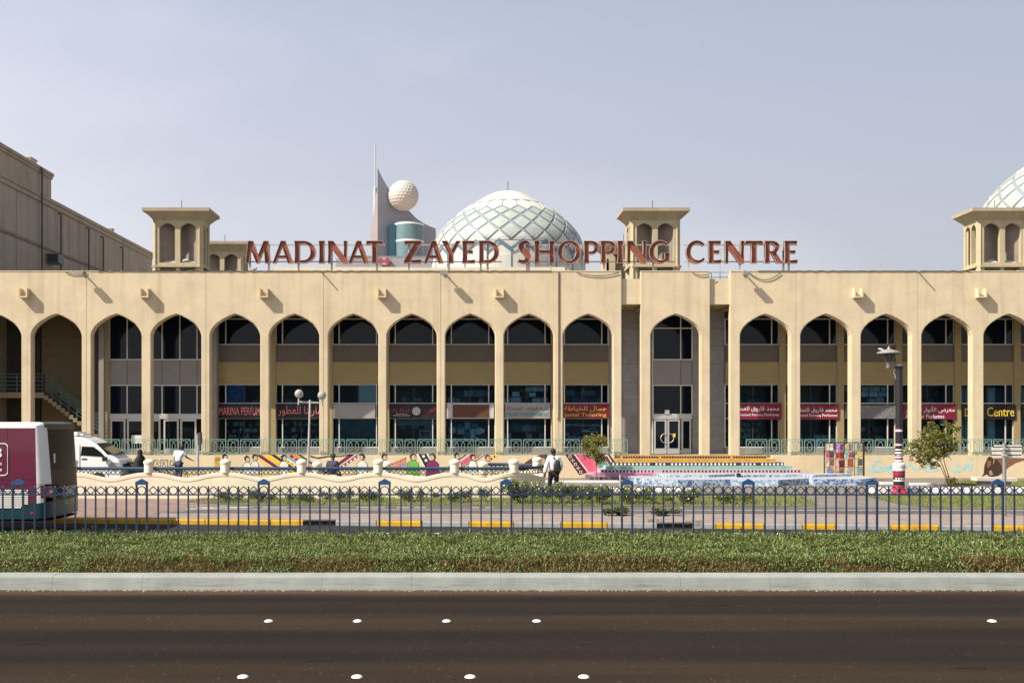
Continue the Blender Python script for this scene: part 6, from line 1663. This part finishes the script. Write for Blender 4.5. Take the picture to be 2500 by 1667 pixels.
def hand(J, E, w, e, tag_, side):
    """palm and five bent fingers continuing the forearm e->w"""
    w, e = Vector(w), Vector(e); d = (w-e).normalized(); u = Vector((0,0,1)).cross(d)
    u = u.normalized() if u.length > .1 else Vector((0,1,0)); n = d.cross(u)
    palm = w+d*.07; J[tag_+'palm'] = (*palm, .028); E.append((tag_+'wrist', tag_+'palm'))
    for k, (o, L) in enumerate(((-.03,.065),(-.010,.08),(.010,.075),(.028,.06))):
        a = palm+u*o+d*.025; b_ = a+d*L*.55; c = b_+d*L*.35+n*.025
        for q, P_ in (('a',a),('b',b_),('c',c)): J[tag_+'f%d%s' % (k,q)] = (*P_, .009)
        E += [(tag_+'palm', tag_+'f%da' % k),(tag_+'f%da' % k, tag_+'f%db' % k),(tag_+'f%db' % k, tag_+'f%dc' % k)]
    a = w+d*.035+u*side*.035; c = a+d*.04+u*side*.015+n*.02
    J[tag_+'ta'] = (*a, .011); J[tag_+'tb'] = (*c, .009); E += [(tag_+'wrist', tag_+'ta'),(tag_+'ta', tag_+'tb')]
SKIN_D = mat('skin_dark', (.10,.052,.032), .55, var=.05); SKIN_M = mat('skin_brown', (.16,.085,.052), .55, var=.05); HAIRM = mat('hair_black', (.010,.009,.009), .6, var=.2)
def person(label, loc, rz, pose, skin, clothes, hair=True, face=True):
    t = thing('person', label, 'person', loc, None, rz)
    J = {k: tuple(v) for k, v in pose.items()}
    E = [('pelvis','belly'),('belly','chest'),('chest','neck'),('neck','head0'),('head0','head1'),('head1','head2')]
    for s in 'LR':
        E += [('chest',s+'sh'),(s+'sh',s+'elbow'),(s+'elbow',s+'wrist'),('pelvis',s+'hip'),(s+'hip',s+'knee'),(s+'knee',s+'ankle'),(s+'ankle',s+'toe')]
    JB, EB = dict(J), list(E)
    hand(JB, EB, J['Lwrist'][:3], J['Lelbow'][:3], 'L', 1); hand(JB, EB, J['Rwrist'][:3], J['Relbow'][:3], 'R', -1)
    h1 = Vector(J['head1'][:3])
    JB['nose'] = (*(h1+Vector((0,.105,-.01))), .014); EB.append(('head1','nose'))
    for sx in (-1,1): JB['ear%d' % sx] = (*(h1+Vector((sx*.092,-.005,-.005))), .016); EB.append(('head1','ear%d' % sx))
    skinned('body', JB, EB, [skin], t, 'pelvis')
    def garment(name, keys, edges, m, grow, cuts={}):
        G = {}
        for k in keys:
            v = J[k]; r = v[3] if not isinstance(v[3], tuple) else v[3]
            r = tuple(a+grow for a in r) if isinstance(r, tuple) else r+grow
            G[k] = (*v[:3], r)
        for k, (a, c, f) in cuts.items():
            A, B = Vector(J[a][:3]), Vector(J[c][:3]); P_ = A+(B-A)*f
            ra = J[a][3] if not isinstance(J[a][3], tuple) else max(J[a][3]); G[k] = (*P_, ra*.92+grow)
        return skinned(name, G, edges, [m], t, keys[0])
    clothes(garment)
    if face:
        for sx in (-1,1):
            MB().lathe([(0,.006),(.010,.004),(.013,0)], n=8).obj('eye', HAIRM, t, loc=(h1.x+sx*.035, h1.y+.088, h1.z+.018)).rotation_euler[0] = R(-90)
        MB().box(h1.x-.025,h1.x+.025,h1.y+.080,h1.y+.092,h1.z-.058,h1.z-.048).obj('mouth', mat('lips', (.18,.06,.05), .5, var=0), t)
    if hair:
        hr_ = MB(); 
        for i in range(7):
            pass
        rows = []
        for i in range(8):
            th = math.pi*.5*i/7*1.15; row = []
            for k in range(16):
                ph = 2*math.pi*k/16; lim = 1.0 if math.sin(ph) < .35 else .72
                tt = th*lim*1.08; row.append((h1.x+.101*math.sin(tt)*math.cos(ph), h1.y-.008+.112*math.sin(tt)*math.sin(ph), h1.z+.015+.118*math.cos(tt)))
            rows.append(row)
        hr_.grid(rows, 0, True); o = hr_.obj('hair', HAIRM, t, True)
    return t
STAND = dict(pelvis=(0,0,.96,(.145,.105)), belly=(0,.0,1.12,(.135,.10)), chest=(0,-.01,1.33,(.155,.115)), neck=(0,0,1.50,.055), head0=(0,.02,1.565,.065), head1=(0,.03,1.655,(.088,.10)), head2=(0,.02,1.715,(.07,.08)),
    Lsh=(-.185,-.01,1.43,.062), Lelbow=(-.25,-.03,1.15,.044), Lwrist=(-.26,.06,.90,.028), Rsh=(.185,-.01,1.43,.062), Relbow=(.26,-.05,1.16,.044), Rwrist=(.28,.06,.93,.028),
    Lhip=(-.095,0,.89,.092), Lknee=(-.105,.06,.50,.058), Lankle=(-.11,-.05,.09,.040), Ltoe=(-.115,.08,.035,.036), Rhip=(.095,0,.89,.092), Rknee=(.10,.0,.50,.058), Rankle=(.105,-.01,.09,.040), Rtoe=(.11,.13,.035,.036))
def wear(shirt, trousers, shoes=None, full=.98):
    def f(g):
        g('shirt', ['pelvis','belly','chest','neck','Lsh','Rsh','Lelbow','Relbow'], [('pelvis','belly'),('belly','chest'),('chest','neck'),('chest','Lsh'),('chest','Rsh'),('Lsh','Lelbow'),('Rsh','Relbow'),('Lelbow','lc'),('Relbow','rc')] if full > .3 else [('pelvis','belly'),('belly','chest'),('chest','neck'),('chest','Lsh'),('chest','Rsh'),('Lsh','lc'),('Rsh','rc')], shirt, .032,
          {'lc':('Lelbow','Lwrist',full),'rc':('Relbow','Rwrist',full)} if full > .3 else {'lc':('Lsh','Lelbow',.7),'rc':('Rsh','Relbow',.7)}) if full > .3 else \
        g('shirt', ['pelvis','belly','chest','neck','Lsh','Rsh'], [('pelvis','belly'),('belly','chest'),('chest','neck'),('chest','Lsh'),('chest','Rsh'),('Lsh','lc'),('Rsh','rc')], shirt, .032, {'lc':('Lsh','Lelbow',.75),'rc':('Rsh','Relbow',.75)})
        g('trousers', ['pelvis','Lhip','Rhip','Lknee','Rknee'], [('pelvis','Lhip'),('pelvis','Rhip'),('Lhip','Lknee'),('Rhip','Rknee'),('Lknee','la'),('Rknee','ra')], trousers, .020, {'la':('Lknee','Lankle',.92),'ra':('Rknee','Rankle',.92)})
        g('shoes', ['Lankle','Ltoe'], [('Lankle','Ltoe')], shoes or BLACKP, .012); g('shoes', ['Rankle','Rtoe'], [('Rankle','Rtoe')], shoes or BLACKP, .012)
    return f
SHW = mat('shirt_white', (.76,.76,.78), .8, var=.05, scale=9, bump=.3, bscale=18); TRB = mat('trousers_black', (.014,.014,.017), .8, var=.2)
P1 = dict(STAND); P1.update(Lelbow=(-.275,-.05,1.17,.044), Lwrist=(-.30,.02,.93,.028), Lknee=(-.13,.10,.52,.058), Lankle=(-.15,-.02,.10,.04), Ltoe=(-.16,.10,.035,.036), Relbow=(.27,-.02,1.17,.044), Rwrist=(.25,.16,.98,.028), head1=(-.02,.035,1.655,(.088,.10)))
YP1 = 38.6
man = person('man seen from behind in white shirt and black trousers walking with a backpack', (wx(1352,YP1), YP1, .15), R(8), P1, SKIN_D, wear(SHW, TRB))
man.scale = (1.03,1.03,1.04)
bp = thing('backpack', 'slim black backpack hanging on the walking man in the white shirt', 'backpack', (wx(1359,YP1), YP1-.175, .15), None, R(8))
BPK = mat('backpack_black', (.03,.03,.034), .6, var=.3, scale=12)
rows = []
for z, w_, d_ in ((.98,.03,.02),(1.0,.11,.05),(1.08,.135,.075),(1.22,.13,.08),(1.36,.105,.065),(1.43,.06,.035),(1.45,.01,.01)):
    rows.append([(w_*math.copysign(abs(math.cos(a*math.pi/8))**.7, math.cos(a*math.pi/8)), d_*math.copysign(abs(math.sin(a*math.pi/8))**.7, math.sin(a*math.pi/8)), z) for a in range(16)])
MB().grid(rows, 0, True).obj('bag', BPK, bp, True)
MB().tube([(-.06,.03,1.42),(-.10,.05,1.50),(-.12,.16,1.53),(-.13,.27,1.45)], .016, 5).tube([(.05,.03,1.42),(.08,.05,1.50),(.10,.16,1.53),(.11,.27,1.45)], .016, 5).obj('strap', BPK, bp, True)
MB().box(-.07,.07,-.095,-.07,1.05,1.20).obj('pocket', BPK, bp)
# man with a bicycle
P2 = dict(STAND); P2.update(chest=(.02,.05,1.32,(.15,.11)), neck=(.05,.09,1.48,.055), head0=(.08,.13,1.535,.065), head1=(.10,.16,1.61,(.088,.10)), head2=(.10,.16,1.67,(.07,.08)),
    Lsh=(-.17,.04,1.42,.06), Lelbow=(-.22,.06,1.14,.042), Lwrist=(-.19,.15,.93,.027), Rsh=(.20,.06,1.40,.06), Relbow=(.33,.12,1.19,.042), Rwrist=(.52,.20,1.08,.027))
YP2 = 47.5
person('man in pale blue shirt beside the ramp railing with one arm stretched right', (wx(436,YP2), YP2, .15), R(-12), P2, SKIN_D, wear(mat('shirt_pale_blue', (.62,.72,.74), .8, var=.06, scale=9), mat('jeans_dark', (.03,.04,.07), .8, var=.2), None, .2))
YBI = 46.8
bi = thing('bicycle', 'old bicycle standing behind the low wall beside the man in pale blue', 'bicycle', (wx(412,YBI), YBI, .15))
def tor(cx, cz, r, w):
    return [(cx+r*math.cos(2*math.pi*k/24), 0, cz+r*math.sin(2*math.pi*k/24)) for k in range(25)]
for cx in (-.52,.52):
    o = MB().tube(tor(cx,.33,.32,0), .018, 6, caps=False).obj('wheel', MATS['tyre_black'], bi, True)
    s_w = MB()
    for k in range(12): s_w.bar((cx,0,.33),(cx+.31*math.cos(k*.5236),0,.33+.31*math.sin(k*.5236)),.004)
    s_w.obj('spokes', ALU, o)
BIB = mat('bicycle_blue', (.03,.08,.25), .4)
MB().tube([(-.52,0,.33),(-.38,0,.80),(-.36,0,.93)], .016, 6).tube([(-.38,0,.78),(.18,0,.80),(.05,0,.30),(-.38,0,.75)], .015, 6).tube([(.05,0,.30),(.52,0,.33),(.18,0,.80)], .012, 6).obj('frame', BIB, bi, True)
MB().tube([(-.30,-.28,1.02),(-.38,-.12,.98),(-.36,0,.95),(-.38,.12,.98),(-.30,.28,1.02)], .013, 6).tube([(-.36,0,.9),(-.36,0,1.14)], .012, 5).obj('handlebar', ALU, bi, True)
MB().box(-.42,-.34,-.07,.07,1.10,1.18).obj('lamp', WHITE, bi)
MB().lathe([(.02,.86),(.09,.87),(.10,.90),(.02,.92)], n=10).obj('saddle', BLACKP, bi, True, (.2,0,0)); MB().tube([(.18,0,.78),(.2,0,.88)], .012, 5).obj('seat_post', ALU, bi)
# woman in a black cloak and a crate beside her
YPW = 46.0
wm = thing('person', 'woman wrapped in a long black cloak behind the low wall near the van', 'person', (wx(342,YPW), YPW, .15))
Pw = dict(STAND); Pw.update(Lwrist=(-.12,.2,1.0,.027), Rwrist=(.12,.2,1.0,.027), Lelbow=(-.24,.02,1.13,.042), Relbow=(.24,.02,1.13,.042))
Ew = [('pelvis','belly'),('belly','chest'),('chest','neck'),('neck','head0'),('head0','head1'),('head1','head2')]
JB = dict(Pw)
for s in 'LR': Ew += [('chest',s+'sh'),(s+'sh',s+'elbow'),(s+'elbow',s+'wrist'),('pelvis',s+'hip'),(s+'hip',s+'knee'),(s+'knee',s+'ankle'),(s+'ankle',s+'toe')]
JB['nose'] = (0,.135,1.645,.014); Ew.append(('head1','nose'))
hand(JB, Ew, Pw['Lwrist'][:3], Pw['Lelbow'][:3], 'L', 1); hand(JB, Ew, Pw['Rwrist'][:3], Pw['Relbow'][:3], 'R', -1)
skinned('body', JB, Ew, [SKIN_M], wm, 'pelvis')
rows = []
for z, w_, d_, oy in ((.03,.42,.34,0),(.3,.40,.32,0),(.7,.36,.28,.0),(1.0,.33,.25,0),(1.25,.30,.21,-.01),(1.42,.22,.16,-.01),(1.50,.12,.12,0),(1.58,.115,.125,.01),(1.68,.115,.13,.015),(1.75,.09,.10,.01),(1.785,.02,.02,.0)):
    rows.append([(w_*math.cos(a*math.pi/12)*(1+.05*math.sin(a*5)*(1-z/1.9)), oy+d_*math.sin(a*math.pi/12)*(1 if math.sin(a*math.pi/12) < .9 or z < 1.55 or z > 1.72 else .86), z) for a in range(24)])
MB().grid(rows, 0, True).obj('cloak', mat('cloak_black', (.016,.015,.016), .85, var=.3, scale=8), wm, True)
wm.scale = (.9,.9,.90); wm.rotation_euler[2] = R(60)
cr = thing('crate', 'olive green box standing beside the woman in black', 'crate', (wx(318,46.2), 46.2, .15))
bevel(MB().box(-.28,.28,-.25,.25,.0,1.02).obj('box', mat('crate_olive', (.09,.085,.05), .7, var=.2), cr), .02); MB().box(-.30,.30,-.27,.27,1.02,1.07).obj('lid', mat('crate_olive', (.09,.085,.05)), cr)
# man seated behind the rail
YPS = 43.4
P4 = dict(STAND); P4.update({k: (v[0], v[1], v[2]-.26, v[3]) for k, v in STAND.items() if not k[1:] in ('hip','knee','ankle','toe')})
P4.update(Lhip=(-.10,.06,.66,.09), Lknee=(-.13,.42,.62,.058), Lankle=(-.13,.44,.14,.04), Ltoe=(-.13,.58,.07,.036), Rhip=(.10,.06,.66,.09), Rknee=(.13,.42,.62,.058), Rankle=(.13,.44,.14,.04), Rtoe=(.13,.58,.07,.036), Lwrist=(-.2,.28,.70,.027), Rwrist=(.2,.28,.70,.027), Lelbow=(-.25,.02,.88,.042), Relbow=(.25,.02,.88,.042))
sm_ = person('seated man with a dark cap and dark patterned shirt behind the low wall rail', (wx(812,YPS), YPS, .12), R(-20), P4, SKIN_D, wear(mat('shirt_purple', (.05,.045,.085), .8, var=.6, scale=16), mat('jeans_dark', (.03,.04,.07), .8), None, .2), hair=False)
MB().lathe([(.108,1.40),(.112,1.44),(.10,1.50),(.06,1.53),(0,1.54)], n=18).box(-.07,.07,.08,.20,1.42,1.435).obj('cap', mat('cap_dark', (.03,.03,.04), .8), sm_, True, (0,.03,0))
st = thing('seat_block', 'low concrete block under the seated man behind the wall rail', 'seat', (wx(812,YPS), YPS, .15))
bevel(MB().box(-.5,.5,-.22,.22,0,.42).obj('block', CONC, st), .02)
